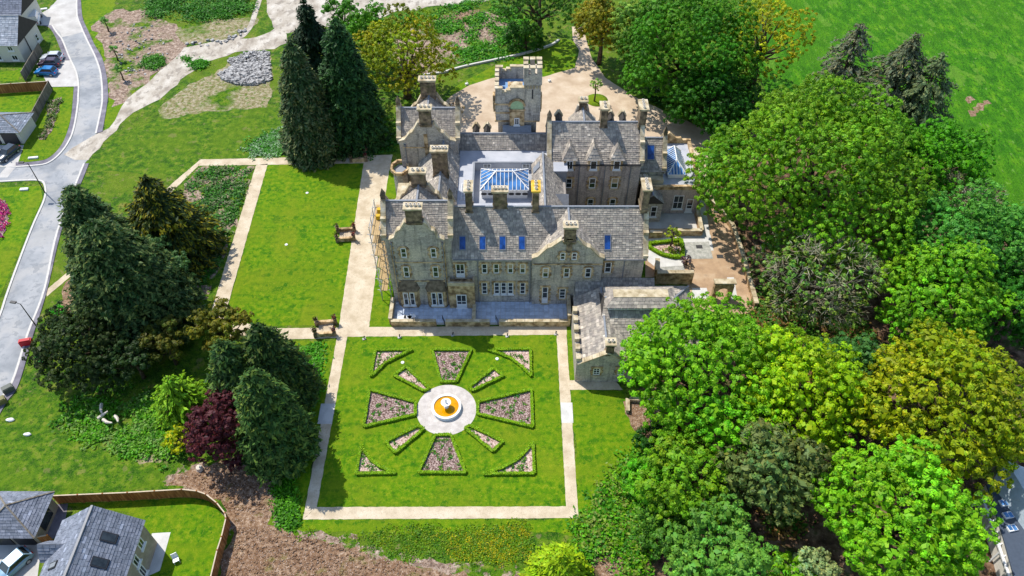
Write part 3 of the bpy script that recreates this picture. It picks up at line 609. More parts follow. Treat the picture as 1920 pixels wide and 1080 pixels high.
def lantern(x0,x1,y0,y1,zb,ze,zr,ridge,nx,ny,par,vents=True):
    """hipped glass roof lantern: a frame with panes and glazing bars"""
    mb=MB(); mb.box(x0+.15,x1-.15,y0+.15,y1-.15,zb,ze-.1); mb.box(x0-.05,x1+.05,y0-.05,y1+.05,ze-.1,ze)
    o=mb.build('roof_lantern',M['white'],par)
    (rx0,ry0),(rx1,ry1)=ridge
    sides=[((x0,y0),(x1,y0),(rx1,ry1) if abs(ry0-ry1)<.01 else (rx0,ry0),(rx0,ry0),nx),
           ((x1,y1),(x0,y1),(rx0,ry0) if abs(ry0-ry1)<.01 else (rx1,ry1),(rx1,ry1),nx)]
    if abs(ry0-ry1)<.01: sides+=[((x0,y1),(x0,y0),(rx0,ry0),(rx0,ry0),ny),((x1,y0),(x1,y1),(rx1,ry1),(rx1,ry1),ny)]
    else:
        sides=[((x0,y0),(x1,y0),(rx0,ry0),(rx0,ry0),nx),((x1,y1),(x0,y1),(rx1,ry1),(rx1,ry1),nx),
               ((x1,y0),(x1,y1),(rx1,ry1),(rx0,ry0),ny),((x0,y1),(x0,y0),(rx0,ry0),(rx1,ry1),ny)]
    edges=set()
    for a,b,c,d,n in sides:
        a,b,c,d=[np.array(p) for p in ((*a,ze),(*b,ze),(*c,zr),(*d,zr))]
        nrm=np.cross(b-a,(c+d)/2-a); nrm/=np.linalg.norm(nrm); nrm*= (1 if nrm[2]>0 else -1)
        e=(b-a)/np.linalg.norm(b-a); L=np.linalg.norm(b-a); sc,sd=np.dot(c-a,e)/L,np.dot(d-a,e)/L
        hgt=((c+d)/2-a)-e*np.dot((c+d)/2-a,e)
        def top(s):
            if s<sd: return s/max(sd,1e-6)
            if s>sc: return (1-s)/max(1-sc,1e-6)
            return 1.0
        for i in range(n):
            s0,s1=i/n,(i+1)/n; ss=[s0]+[q for q in (sd,sc) if s0+1e-4<q<s1-1e-4]+[s1]
            lo=[a+e*L*s0,a+e*L*s1]; hi=[a+e*L*s+hgt*top(s) for s in ss[::-1]]
            pts=lo+hi; P=[]
            for p in pts:
                if not P or np.linalg.norm(p-P[-1])>1e-3: P.append(p)
            if np.linalg.norm(P[0]-P[-1])<1e-3: P.pop()
            if len(P)<3: continue
            m2=MB(); k=len(P); m2.add([p-nrm*.02 for p in P]+[p+nrm*.01 for p in P],[tuple(range(k-1,-1,-1)),tuple(range(k,2*k))]+[(j,(j+1)%k,k+(j+1)%k,k+j) for j in range(k)]); m2.build('pane',M['langlass'],o)
            if i: 
                m3=MB(); m3.beam(a+e*L*s0+nrm*.03,a+e*L*s0+hgt*top(s0)+nrm*.03,.09,.09); m3.build('glazing_bar',M['white'],o)
    for p,q in (((x0,y0,ze),(rx0,ry0,zr)),((x1,y0,ze),((rx1,ry1,zr) if abs(ry0-ry1)<.01 else (rx0,ry0,zr))),((x0,y1,ze),((rx0,ry0,zr) if abs(ry0-ry1)<.01 else (rx1,ry1,zr))),((x1,y1,ze),(rx1,ry1,zr)),((rx0,ry0,zr),(rx1,ry1,zr))):
        m3=MB(); m3.beam(np.array(p)+[0,0,.04],np.array(q)+[0,0,.04],.14,.14); m3.build('hip_bar',M['white'],o)
    if vents:
        for i in range(7):
            cx=x0+(x1-x0)*(i+.5)/7; m3=MB(); n=14
            m3.exY([(cx+.33*math.cos(t)+(.08 if math.cos(t)>0 else -.08),(zb+ze-.1)/2+.04+.22*math.sin(t)) for t in [2*math.pi*k/n for k in range(n)]],y0+.12,y0+.16); m3.build('oval_vent',M['iron'],o)
    return o
lantern(-4.3,2.25,79.75,84.2,8.3,9.95,11.3,((-2.2,82.0),(.15,82.0)),12,6,house)
# --- back range, right link roof
wall(-7.6,5.3,88.7,92.3,0,9.8); gableEW(-7.7,5.2,88.65,92.4,9.8,11.45,90.4)
wall(2.9,7.4,77.3,85.1,0,9.0); gableNS(2.75,7.3,73.5,85.3,9.85,12.0,4.25,8.7)
for a,b,y in ((3.05,3.55,83.3),(3.05,3.55,79.6)):
    k=lambda x:9.85+(x-2.75)*(2.15/1.5); mb=MB(); mb.hexa([(a,y-.6,k(a)+.02),(b+.3,y-.6,k(b+.3)+.02),(b+.3,y+.6,k(b+.3)+.02),(a,y+.6,k(a)+.02),(a-.12,y-.6,k(a)+.14),(b+.18,y-.6,k(b+.3)+.14),(b+.18,y+.6,k(b+.3)+.14),(a-.12,y+.6,k(a)+.14)])
    mb.build('rooflight',M['lead'],house)
mb=MB(); mb.box(5.3,7.6,83.2,85.1,0,10.3); mb.build('stair_block',M['lead'],house); mb=MB(); mb.box(5.2,7.7,83.1,85.1,10.3,10.45); mb.build('stair_block_roof',M['membrane'],house)
mb=MB(); mb.exX([(77.2,8.9),(79.6,8.9),(78.4,10.4)],5.0,7.6); mb.build('link_dormer_roof',M['lead'],house)
# --- right rear block with three dormers
wall(5.2,18.1,85.1,93.3,0,10.2,'rubble2'); gableEW(5.2,18.1,84.95,93.4,10.2,14.3)
endgable(5.2,85.1,93.3,10.2,14.3,step=False); endgable(18.15,85.0,93.3,10.2,14.3,pin=False)
chimney(12.75,89.4,13.2,16.9,.95,1.6,2,'Y'); chimney(18.05,89.4,13.4,17.0,.95,2.1,4,'Y'); 
mb=MB(); mb.exY([(8.2,10.2),(12.1,10.2),(11.3,12.6),(10.9,14.2),(9.4,14.2),(9.0,12.6)],93.2,93.7); mb.build('gable_wall',M['wall'],house)
gableNS(8.2,12.1,89.2,93.4,12.0,14.0); chimney(10.15,93.4,13.2,15.2,1.05,.9,2)
for x in (6.6,13.9,15.6,-5.2,-3.6): # small rear gablets seen over the ridges
    zr,yy=(14.3,89.6) if x>0 else (11.5,90.6)
    mb=MB(); mb.exY([(x-.5,zr-.5),(x+.5,zr-.5),(x,zr+.3)],yy,yy+2.0); o=mb.build('rear_gablet',M['slate'] if False else M['roofbase'],house)
    coping([(x-.5,zr-.5),(x,zr+.35),(x+.5,zr-.5)],yy+1.6,yy+1.9,parent=o)
for i,x in enumerate((8.05,11.4,14.65)):
    mb=MB(); mb.box(x-.8,x+.8,84.85,87.4,9.1,11.1); o=mb.build('dormer',M['dress'],house)
    t=MB(); e=[(x-1.05,84.6,11.05),(x+1.05,84.6,11.05),(x+1.05,88.2,11.05),(x-1.05,88.2,11.05)]; a=(x,85.8,12.75); b=(x,88.0,12.75)
    t.add(e+[a,b],[(3,2,1,0),(0,1,4),(1,2,5,4),(2,3,5),(3,0,4,5)]); t.build('dormer_roof',M['roofbase'],o)
    s=MB(); slates(s,e[0],e[1],a,a,.4,.5); slates(s,e[1],e[2],b,a,.4,.5); slates(s,e[3],e[0],a,b,.4,.5); s.build('dormer_slates',M['slate'],o,recalc=False,kind='stuff')
    window(x,9.35,10.9,.95,84.85,cols=2 if i==0 else 1,rows=2,parent=o,quoin=False)
window(8.15,5.8,7.55,.9,85.1); window(11.5,5.75,7.6,.95,85.1,arch=True); window(14.7,5.75,7.65,1.0,85.1,blind=.5)
window(11.5,1.8,3.7,.9,85.1,arch=True); window(14.75,1.8,3.7,.9,85.1,arch=True)
for x in (9.5,13.1,16.7): pipe(x,84.95,2,10.1)
mb=MB(); mb.box(5.4,18.0,84.75,84.95,10.0,10.18); mb.build('gutter',M['iron'],house)
# --- lower block with rooflight, then flat-roofed annexe with a second lantern
wall(18.1,22.1,87.6,94.2,0,6.8); gableEW(18.3,22.1,87.4,94.3,6.8,10.35); endgable(22.1,87.6,94.2,6.8,10.35)
p2=lambda y:6.8+(y-87.4)*(3.55/3.45); rooflight(20.1,88.6,90.0,.95,p2)
mb=MB(); mb.box(18.3,22.0,86.4,87.5,5.4,6.1); mb.build('balcony',M['coping'],house)
mb=MB(); mb.box(20.3,27.5,85.95,97.0,0,4.75); mb.build('annexe_wall',M['rubble2'],house)
mb=MB(); mb.box(20.6,27.2,86.2,96.7,4.75,4.9); mb.build('annexe_roof',M['membrane'],house)
mb=MB()
for i in range(11): y=86.3+i*1.0; mb.box(27.15,27.65,y,y+.98,4.75,5.4)
for i in range(8): x=20.25+i*.92; mb.box(x,x+.9,85.85,86.28,4.75,5.4)
mb.exY([(22.2,4.75),(27.65,4.75),(27.65,5.5),(26.4,5.5),(26.1,5.9),(25.3,5.9),(24.2,6.9),(22.8,5.9),(22.2,5.9)],96.7,97.2); mb.build('annexe_parapet',M['dress'],house)
lantern(22.9,25.6,88.2,93.8,4.9,5.7,6.9,((24.3,90.2),(24.4,93.4)),6,13,house,vents=False)
window(24.6,1.0,3.6,1.5,85.95,cols=2,rows=2,quoin=False); window(26.4,.4,2.9,.95,85.95,doorish=True,quoin=False)
wall(19.0,21.9,84.0,86.6,0,3.75); gableNS(18.85,22.05,83.9,86.6,3.75,5.3,20.3); window(20.75,1.2,3.2,.9,84.0,quoin=False)
mb=MB(); mb.box(18.7,19.35,83.2,87.0,0,6.2); mb.build('chimney_wall',M['chim'],house); chimney(19.05,85.1,5.8,6.9,.75,3.0,5,'Y')
# --- battlemented tower
M['troof']=plain('blue_grey_felt',lin(120,158,200),.6)
TX0,TX1,TY0,TY1=-2.35,3.85,91.8,97.6
wall(TX0+.35,TX1-.35,TY0+.2,TY1-.2,0,12.6); wall(TX0,TX1,TY0,TY1,12.6,15.2)
for z in (12.6,14.0,15.4):
    mb=MB(); mb.box(TX0-.1,TX1+.1,TY0-.1,TY1+.1,z-.12,z+.12); mb.build('string_course',M['dress'],house)
mb=MB()
for a in ((TX0,TX1,TY0,TY0+.45),(TX0,TX1,TY1-.45,TY1),(TX0,TX0+.45,TY0+.45,TY1-.45),(TX1-.45,TX1,TY0+.45,TY1-.45)): mb.box(*a,15.2,17.1)
mb.build('tower_parapet',M['wall'],house)
mb=MB(); mb.box(TX0+.45,TX1-.45,TY0+.45,TY1-.45,15.2,16.1); mb.build('tower_roof',M['troof'],house)
def merlon(x0,x1,y0,y1,z0,z1):
    mb=MB(); mb.box(x0,x1,y0,y1,z0,z1); o=mb.build('merlon',M['wall'],house); mb=MB(); mb.box(x0-.07,x1+.07,y0-.07,y1+.07,z1,z1+.14); mb.build('merlon_cap',M['coping'],o)
for y0,y1 in ((TY0,TY0+.45),(TY1-.45,TY1)):
    for x0,x1,z in ((TX0,TX0+1.0,17.9),(TX0+1.0,TX0+1.55,17.35),(TX0+1.55,TX0+2.1,17.6),(TX0+2.1,TX0+4.1,18.0)): merlon(x0+.02,x1-.02,y0,y1,17.1,z)
for k in range(4): merlon(TX0,TX0+.45,TY0+.9+k*1.2,TY0+1.6+k*1.2,17.1,17.8); 
for k in range(2): merlon(TX1-.45,TX1,TY0+3.2+k*1.2,TY0+3.9+k*1.2,17.1,17.8)
mb=MB(); mb.box(-.6,1.5,93.4,95.0,16.1,17.0); mb.build('roof_hut',M['dress'],house); mb=MB(); mb.lathe([(.75,17.0),(.72,17.1),(.45,17.25),(.05,17.3)],.6,94.2,16); mb.build('roof_hut_dome',M['coping'],house)
# stair turret
wall(1.75,4.0,TY0-.17,TY0+2.4,12.75,18.6); 
mb=MB(); mb.box(1.6,4.12,TY0-.22,TY0+2.55,18.6,20.2); o=mb.build('stair_turret',M['wall'],house)
for k in range(6): 
    mb=MB(); mb.box(1.65+k*.42,1.87+k*.42,TY0-.3,TY0-.1,18.1,18.6); mb.build('corbel',M['coping'],o)
for x in (1.62,2.52,3.42):
    for y in (TY0-.2,TY0+1.95): merlon(x,x+.62,y,y+.55,20.2,21.2)
for x in (1.62,3.55): merlon(x,x+.5,TY0+.85,TY0+1.4,20.2,21.2)
mb=MB(); mb.box(2.75,2.95,TY0-.2,TY0-.17,16.4,17.9); mb.build('arrow_slit',M['iron'],house)
for x in (TX0-.35,TX1): # corner bartizan strips
    mb=MB(); mb.box(x,x+.35,TY0+.3,TY0+1.3,14.4,16.6); mb.box(x+.05,x+.3,TY0+.5,TY0+1.1,13.8,14.4); mb.build('bartizan',M['dress'],house)
# blind arch with pale panel above the tower window
mb=MB(); n=12; mb.exY([(.7+.9*math.cos(t),15.25+.85*math.sin(t)) for t in [math.pi*k/n for k in range(n+1)]]+[(-.2,14.6),(1.6,14.6)],TY0-.2,TY0-.02); mb.build('arched_panel',M['green'],house)
mb=MB()
for k in range(n):
    a0,a1=math.pi*k/n,math.pi*(k+1)/n; pl=[(.7+r*math.cos(a),15.2+r*math.sin(a)) for r,a in ((.92,a0),(.92,a1),(1.22,a1),(1.22,a0))]; mb.exY(pl,TY0-.3,TY0)
mb.box(-.45,1.85,TY0-.35,TY0,14.5,14.72); mb.build('arch_surround',M['dress'],house)
mb=MB(); mb.box(-.35,1.75,TY0-.3,TY0+.25,11.6,14.4); mb.build('tower_bay',M['dress'],house)
window(.69,12.1,13.3,.72,TY0-.3,cols=2,rows=1,arch=True,quoin=False)
mb=MB(); mb.exX([(90.2,11.2),(91.6,11.2),(91.6,12.0)],-1.35,2.75); mb.build('tower_lean_to',M['lead'],house)
# --- service wing: N-S gabled range and hall with roof ventilator
sv=thing('service_wing','low stone outbuilding with grey slate roofs in front of the mansion','outbuilding',(11.3,62,0)); hs=house; house=sv
wall(8.1,14.6,55.5,68.0,0,3.45); gableNS(7.95,14.8,55.45,66.0,3.45,5.45,11.35,course=.34,wid=.5)
mb=MB(); mb.exY([(8.0,0),(14.7,0),(14.7,3.7),(11.35,5.75),(8.0,3.7)],55.2,55.6); mb.build('gable_wall',M['wall'],house)
coping([(7.95,3.6),(11.35,5.7)],55.2,55.6); coping([(11.35,5.7),(14.75,3.6)],55.2,55.6)
chimney(11.55,55.7,5.0,7.4,.95,.8,2); window(10.25,1.55,2.9,.85,55.2,cols=2,rows=3); window(13.2,1.55,2.9,.85,55.2,cols=2,rows=3)
mb=MB(); mb.box(7.75,8.15,55.3,64.2,0,3.9); mb.build('side_parapet',M['wall'],house)
for i in range(6): mb=MB(); y=55.4+i*1.5; mb.box(7.68,8.24,y,y+.8,3.9,4.45); mb.build('parapet_stone',M['coping'],house)
wall(14.6,23.0,58.4,67.5,0,3.5)
mb=MB(); A=[(10.5,58.0,3.5),(23.2,58.0,3.5),(23.2,68.0,3.5),(10.5,68.0,3.5)]; a,b=(11.5,63.2,6.7),(20.2,63.2,6.7)
mb.add(A+[a,b],[(3,2,1,0),(0,1,5,4),(1,2,5),(2,3,4,5),(3,0,4)])
roof(mb,[(A[0],A[1],b,a),(A[1],A[2],b,b),(A[2],A[3],a,b)],[(a,b),(A[1],b),(A[2],b)],course=.34,wid=.5)
mb=MB(); mb.box(11.9,20.0,61.9,64.6,5.8,6.7); o=mb.build('ventilator',M['iron'],house)
mb=MB(); mb.box(11.85,20.05,61.78,61.9,6.0,6.12)
mb.box(11.85,20.05,61.78,61.9,6.42,6.52)
for i in range(11): x=11.9+i*.81; mb.box(x-.05,x+.05,61.76,61.9,6.0,6.55)
mb.build('ventilator_frame',M['white'],o)
mb=MB(); A=[(11.5,61.5,6.6),(20.3,61.5,6.6),(20.3,65.0,6.6),(11.5,65.0,6.6)]; T=[(12.5,62.6,7.35),(19.3,62.6,7.35),(19.3,63.9,7.35),(12.5,63.9,7.35)]
mb.hexa(A+T); o2=mb.build('ventilator_roof',M['roofbase'],house); s=MB()
for i in range(4): slates(s,A[i],A[(i+1)%4],T[(i+1)%4],T[i],.36,.6)
s.build('ventilator_slates',M['slate'],o2,recalc=False,kind='stuff')
mb=MB(); mb.box(12.5,19.3,62.6,63.9,7.36,7.42); mb.build('ventilator_flat',M['coping'],o2)
mb=MB(); mb.exX([(66.0,3.4),(68.1,5.0),(68.1,3.4)],8.2,18.5); roof(mb,[((8.2,66.0,3.4),(18.5,66.0,3.4),(18.5,68.1,5.0),(8.2,68.1,5.0))],[])
house=hs
# --- terrace
tz=.3; mb=MB(); mb.box(-15.9,7.6,64.3,68.1,0,tz-.05); terr=struct(mb.build('terrace',M['concrete']))
mb=MB(); R2=random.Random(3)
for i in range(36):
    for j in range(6):
        x=-15.6+i*.64; y=64.5+j*.6; k=R2.uniform(.88,1.1); c=lin(206,217,232,.92*k)
        mb.box(x+.015,x+.625,y+.015,y+.585,tz-.06,tz,(c[0],c[1],c[2],1))
mb.build('paving_slabs',M['slab'],terr,kind='stuff')
def lowwall(p,q,z0,z1,t=.32,name='wall',lab='',cat='garden wall',mat='dress'):
    root=thing(name,lab,cat,((p[0]+q[0])/2,(p[1]+q[1])/2,0)); mb=MB(); mb.beam((*p,(z0+z1)/2),(*q,(z0+z1)/2),t,z1-z0); mb.build('stonework',M[mat],root)
    mb=MB(); L=math.dist(p,q); n=max(1,int(L/1.1))
    for i in range(n):
        f=lambda s:(p[0]+(q[0]-p[0])*s,p[1]+(q[1]-p[1])*s,z1+.06); mb.beam(f(i/n+.003),f((i+1)/n-.003),t+.16,.12)
    mb.build('coping',M['coping'],root); return root
lowwall((-15.8,64.15),(-9.9,64.15),0,1.0,lab='low terrace parapet below the left gabled wing',name='parapet_wall')
lowwall((-8.7,64.15),(-2.9,64.15),0,1.0,lab='short middle length of terrace parapet between two iron gates',name='parapet_wall')
lowwall((-1.7,64.15),(7.3,64.15),0,1.0,lab='long right length of terrace parapet towards the outbuilding',name='parapet_wall')
lowwall((-15.9,64.3),(-15.9,68.0),0,1.2,lab='low wall closing the left end of the front terrace',name='parapet_wall')
lowwall((-5.0,64.4),(-5.0,66.9),0,1.0,lab='low dividing wall across the terrace beside the porch',name='parapet_wall')
lowwall((7.45,64.0),(7.45,67.6),0,2.2,lab='tall end wall of terrace against the outbuilding',name='parapet_wall')
for x,l in ((-9.3,'open black iron gate in terrace parapet below the porch side'),(-2.3,'open black iron gate in terrace parapet nearest the long right wall')):
    root=thing('iron_gate',l,'gate',(x,64.15,0),'terrace gates'); mb=MB(); a=(x+.5,64.1); b=(x+.15,65.0) 
    for z in (.15,1.1): mb.beam((*a,z),(*b,z),.05,.05)
    mb.beam((*a,.0),(*a,1.15),.06,.06); mb.beam((*b,.1),(*b,1.15),.05,.05); mb.build('gate_frame',M['iron'],root)
    mb=MB()
    for k in range(1,6): t=k/6; mb.beam((a[0]+(b[0]-a[0])*t,a[1]+(b[1]-a[1])*t,.15),(a[0]+(b[0]-a[0])*t,a[1]+(b[1]-a[1])*t,1.1),.025,.025)
    mb.build('gate_bars',M['iron'],root)
# ------------------------------------------------------------------ leaves (numpy quads with a colour per leaf)
def leafmat(name,rough=.55,trans=.28):
    m,t,b=newmat(name); a=t.nodes.new('ShaderNodeAttribute'); a.attribute_name='Col'
    n=noise(t,pos(t),1.3,3); c=mix(t,.5,a.outputs['Color'],ramp(t,n,[(.3,(.7,.72,.7,1)),(.7,(1.25,1.22,1.1,1))]),'MULTIPLY')
    t.links.new(c,b.inputs['Base Color']); b.inputs['Roughness'].default_value=rough; b.inputs['Specular IOR Level'].default_value=.25
    tr=t.nodes.new('ShaderNodeBsdfTranslucent'); t.links.new(mix(t,1.0,c,(1.1,1.15,.6,1),'MULTIPLY'),tr.inputs[0])
    ms=t.nodes.new('ShaderNodeMixShader'); ms.inputs[0].default_value=trans
    t.links.new(b.outputs[0],ms.inputs[1]); t.links.new(tr.outputs[0],ms.inputs[2])
    t.links.new(ms.outputs[0],t.nodes['Material Output'].inputs[0]); return m
M['leaf']=leafmat('leaf'); M['needle']=leafmat('needle',.6,.15)
M['bark']=surf('bark',[(.3,lin(62,52,42)),(.7,lin(108,92,76))],2.5,(),.95,.6,.05)
M['barkgrey']=surf('grey_bark',[(.3,lin(96,88,78)),(.7,lin(148,138,124))],2.5,(),.95,.6,.05)
def nrm(a): return a/np.maximum(np.linalg.norm(a,axis=1,keepdims=True),1e-9)
def leafmesh(name,C,N,D,ln,wd,colr,mat,parent=None,kind=None,extra=None):
    """C centres, N normals, D long direction hint, ln/wd half sizes, colr per leaf"""
    n=len(C); D=nrm(D-N*np.sum(D*N,1,keepdims=True)); W=np.cross(N,D)
    ln=np.broadcast_to(ln,(n,)).reshape(n,1); wd=np.broadcast_to(wd,(n,)).reshape(n,1)
    V=np.empty((n,4,3)); V[:,0]=C-D*ln; V[:,1]=C+W*wd-N*wd*.25; V[:,2]=C+D*ln; V[:,3]=C-W*wd-N*wd*.25
    V=V.reshape(-1,3); cols=np.repeat(np.c_[np.clip(colr,0.002,.9),np.ones(n)],4,axis=0)
    me=bpy.data.meshes.new(name); me.vertices.add(4*n); me.vertices.foreach_set('co',V.ravel())
    me.loops.add(4*n); me.loops.foreach_set('vertex_index',np.arange(4*n,dtype=np.int32))
    me.polygons.add(n); me.polygons.foreach_set('loop_start',np.arange(0,4*n,4,dtype=np.int32))
    me.update(calc_edges=True); at=me.color_attributes.new('Col','FLOAT_COLOR','CORNER'); at.data.foreach_set('color',cols.ravel())
    me.materials.append(mat); return link(name,me,parent,kind)
def vary(base,n,rng,dv=.22,dh=.12):
    c=np.tile(np.array(base[:3]),(n,1)); k=rng.normal(1,dv,(n,1)).clip(.45,1.7); hsh=rng.normal(0,dh,(n,1))
    c=c*k; c[:,0:1]*=1+hsh*1.5; c[:,1:2]*=1+hsh*.3; c[:,2:3]*=1-hsh; return c
# ------------------------------------------------------------------ formal garden
def inpoly(x,y,P):
    r=np.zeros(len(x),bool); n=len(P)
    for i in range(n):
        (x1,y1),(x2,y2)=P[i],P[(i+1)%n]; c=((y1>y)!=(y2>y))&(x<(x2-x1)*(y-y1)/(y2-y1+1e-12)+x1); r^=c
    return r
def sample(P,n,rng):
    a=np.array(P); lo,hi=a.min(0),a.max(0); out=np.zeros((0,2))
    while len(out)<n:
        q=rng.uniform(lo,hi,(n*2,2)); out=np.r_[out,q[inpoly(q[:,0],q[:,1],P)]]
    return out[:n]
HB=lin(134,176,18)
def hedge_leaves(P,w,h,rng,closed=True,z0=0.01,dens=170):
    Cs=[];Ns=[]; n=len(P)
    for i in range(n if closed else n-1):
        a=np.array(P[i]);b=np.array(P[(i+1)%n]); L=np.linalg.norm(b-a); e=(b-a)/max(L,1e-6); p=np.array([-e[1],e[0]])
        k=int(L*dens); s=rng.uniform(0,1,(k,1)); t=rng.uniform(-1,1,(k,1)); side=rng.uniform(0,1,k)<.5
        z=np.where(side[:,None],rng.uniform(.1,1,(k,1)),1.0); off=np.where(side[:,None],np.sign(t),t)
        wob=1+.12*np.sin(s*L*2.3)
        xy=a+e*L*s+p*off*w/2*wob; Cs.append(np.c_[xy,z0+z*h+rng.normal(0,.02,(k,1))])
        Ns.append(np.where(side[:,None],np.c_[p*np.sign(t),np.full((k,1),.4)],np.array([[0,0,1.]]))+rng.normal(0,.35,(k,3)))
    return np.concatenate(Cs),nrm(np.concatenate(Ns))
def hedge(P,parent,w=.29,h=.36,seed=0,name='hedge',closed=True,base=HB):
    rng=np.random.default_rng(seed); mb=MB(); n=len(P)
    for i in range(n if closed else n-1):
        a,b=P[i],P[(i+1)%n]; mb.beam((*a,h*.46),(*b,h*.46),w*.86,h*.9,lin(112,150,14,.9))
    o=mb.build(name,M['leaf'],parent)
    C,N=hedge_leaves(P,w,h,rng,closed); leafmesh('hedge_leaves',C,N,rng.normal(0,1,C.shape),.10,.07,vary(base,len(C),rng,.2,.1),M['leaf'],o,'stuff')
    return o
c5=lambda x,y:(560+x/2.843,600+y/2.843)
beds=[('wedge-shaped mulch bed with clipped hedge nearest the terrace',[(705,158),(928,158),(845,340),(755,343)],0),
 ('wedge-shaped mulch bed with clipped hedge farthest from the house',[(725,610),(815,608),(898,825),(632,823)],0),
 ('wedge-shaped mulch bed with clipped hedge left of the fountain',[(372,372),(632,440),(632,512),(340,578)],0),
 ('wedge-shaped mulch bed with clipped hedge right of the fountain',[(945,440),(1248,370),(1255,580),(945,508)],0),
 ('narrow pale ray bed between the left and house-side wedges',[(570,248),(705,375),(672,388),(500,298)],1),
 ('narrow pale ray bed between the right and house-side wedges',[(1045,255),(1100,300),(920,388),(900,368)],1),
 ('narrow pale ray bed between the left and far lower wedges',[(645,562),(678,580),(510,722),(455,658)],1),
 ('narrow pale ray bed between the right and far lower wedges',[(905,562),(1098,655),(1040,712),(878,578)],1),
 ('curved corner bed at the upper left of the formal garden',[(405,160),(615,160),(540,195),(460,240),(410,285),(380,312)],2),
 ('curved corner bed at the upper right of the formal garden',[(1000,160),(1243,155),(1245,310),(1190,255),(1120,205),(1060,180)],2),
 ('curved corner bed at the lower left of the formal garden',[(330,665),(350,700),(385,745),(450,795),(525,823),(300,830)],2),
 ('curved corner bed at the lower right of the formal garden',[(1255,650),(1265,828),(975,828),(1080,795),(1160,750),(1215,700)],2)]
for i,(lb,px,kd) in enumerate(beds):
    P=[G(*c5(*p)) for p in px]; cx,cy=np.mean(P,0)
    a=sum(P[k][0]*P[(k+1)%len(P)][1]-P[(k+1)%len(P)][0]*P[k][1] for k in range(len(P)))
    if a<0: P=P[::-1]
    P=[(x+(cx-x)*.22/max(.5,math.dist((x,y),(cx,cy))),y+(cy-y)*.22/max(.5,math.dist((x,y),(cx,cy)))) for x,y in P]
    root=thing('flower_bed',lb,'flower bed',(cx,cy,0),'beds of the formal garden')
    mb=MB(); mb.add([(x,y,.05) for x,y in P],[tuple(range(len(P)))]); mb.build('mulch',M['mulch' if kd==0 else 'mulchp'],root,recalc=False)
    hedge(P,root,seed=i)
    rng=np.random.default_rng(100+i); S=[(cx+(x-cx)*.82,cy+(y-cy)*.82) for x,y in P]
    k=(26,7,16)[kd]; q=sample(S,k,rng)
    if i==3: q=np.r_[q,sample([p for p in S if p[0]>cx] or S,30,rng)] if len([p for p in S if p[0]>cx])>2 else q
    Cs=np.repeat(np.c_[q,np.full(len(q),.12)],14,axis=0)+rng.normal(0,1,(len(q)*14,3))*[.13,.13,.06]
    N=nrm(rng.normal(0,.5,Cs.shape)+[0,0,1]); leafmesh('plants',Cs,N,rng.normal(0,1,Cs.shape),.11,.07,vary(lin(88,140,40),len(Cs),rng,.3,.3),M['leaf'],root,'stuff')
# chips of bark on the mulch are in the material; fountain
FX,FY=G(837.2,768)
mb=MB(); mb.lathe([(3.58,0.0),(3.58,.034)],FX,FY,64); struct(mb.build('fountain_paving',surf('fountain_paving_stone',[(.3,lin(206,198,190,.8)),(.6,lin(224,216,208,.8)),(.8,lin(234,228,220,.8))],1.2,[(9,.56,.64,lin(190,180,170,.8),.5)],.9)))
fo=thing('fountain','round white stone fountain with orange-tinted water at the garden centre','fountain',(FX,FY+.15,0)); fy=FY+.15
mb=MB(); mb.lathe([(1.78,0),(1.78,.12),(1.7,.16),(1.7,.4),(1.78,.45),(1.78,.53),(1.5,.53),(1.5,.25),(0.01,.25)],FX,fy,48,cap=False); mb.build('basin',M['white'],fo,smooth=False)
mw,t,b=newmat('fountain_water'); t.links.new(ramp(t,noise(t,pos(t),1.6,3),[(.3,lin(214,146,0,.85)),(.7,lin(236,176,8,.85))]),b.inputs['Base Color']); b.inputs['Roughness'].default_value=.12; M['water']=mw
mb=MB(); mb.lathe([(1.49,.36),(1.49,.40)],FX,fy,48); mb.build('water',M['water'],fo)
mb=MB(); mb.lathe([(.3,.4),(.28,.5),(.14,.62),(.11,1.05),(.2,1.12)],FX,fy,16); mb.build('pedestal',M['white'],fo)
mb=MB(); mb.lathe([(.12,1.1),(.4,1.16),(.56,1.3),(.6,1.36),(.53,1.36),(.3,1.24),(.05,1.22)],FX,fy,28,cap=False); mb.build('upper_bowl',M['white'],fo)
mb=MB(); mb.lathe([(.16,1.22),(.1,1.4),(.13,1.5),(.09,1.62),(.12,1.7),(.05,1.86),(.01,1.9)],FX,fy,14); mb.build('finial',M['white'],fo)
# ------------------------------------------------------------------ stepped passages with four urns
def urnsteps(u,v,a,label):
    x,y=G(u,v); root=thing('urn_steps',label,'steps',(x,y,0),'urn-flanked steps along the broad path',world=False,rz=a)
    mb=MB()
    for k in range(3): mb.box(-.95+k*.63,-.34+k*.63,-.85,.85,0,.10+.06*k)
    mb.build('treads',M['path'],root)
    for s in (-1,1):
        mb=MB(); mb.box(-1.05,1.05,s*1.0-.14,s*1.0+.14,0,.6); mb.box(-1.1,1.1,s*1.0-.2,s*1.0+.2,.6,.7); mb.build('flank_wall',M['dress'],root)
        for t in (-1,1):
            m2=MB(); m2.box(t*1.2-.22,t*1.2+.22,s-.22,s+.22,0,.75); m2.lathe([(.12,.75),(.1,.85),(.26,1.05),(.3,1.2),(.22,1.2)],t*1.2,s,12); o=m2.build('urn',M['chim'],root)
            rng=np.random.default_rng(int(u)+s*3+t); C=rng.normal(0,1,(60,3))*[.16,.16,.16]+[t*1.2,s,1.4]; N=nrm(rng.normal(0,1,C.shape)+[0,0,.6])
            leafmesh('urn_plant',C,N,rng.normal(0,1,C.shape),.12,.07,vary(lin(70,70,30) if t<0 else lin(120,60,60),60,rng,.3,.3),M['leaf'],o,'stuff')
urnsteps(649,443,.12,'stone steps with four planted urns midway along the left lawn edge')
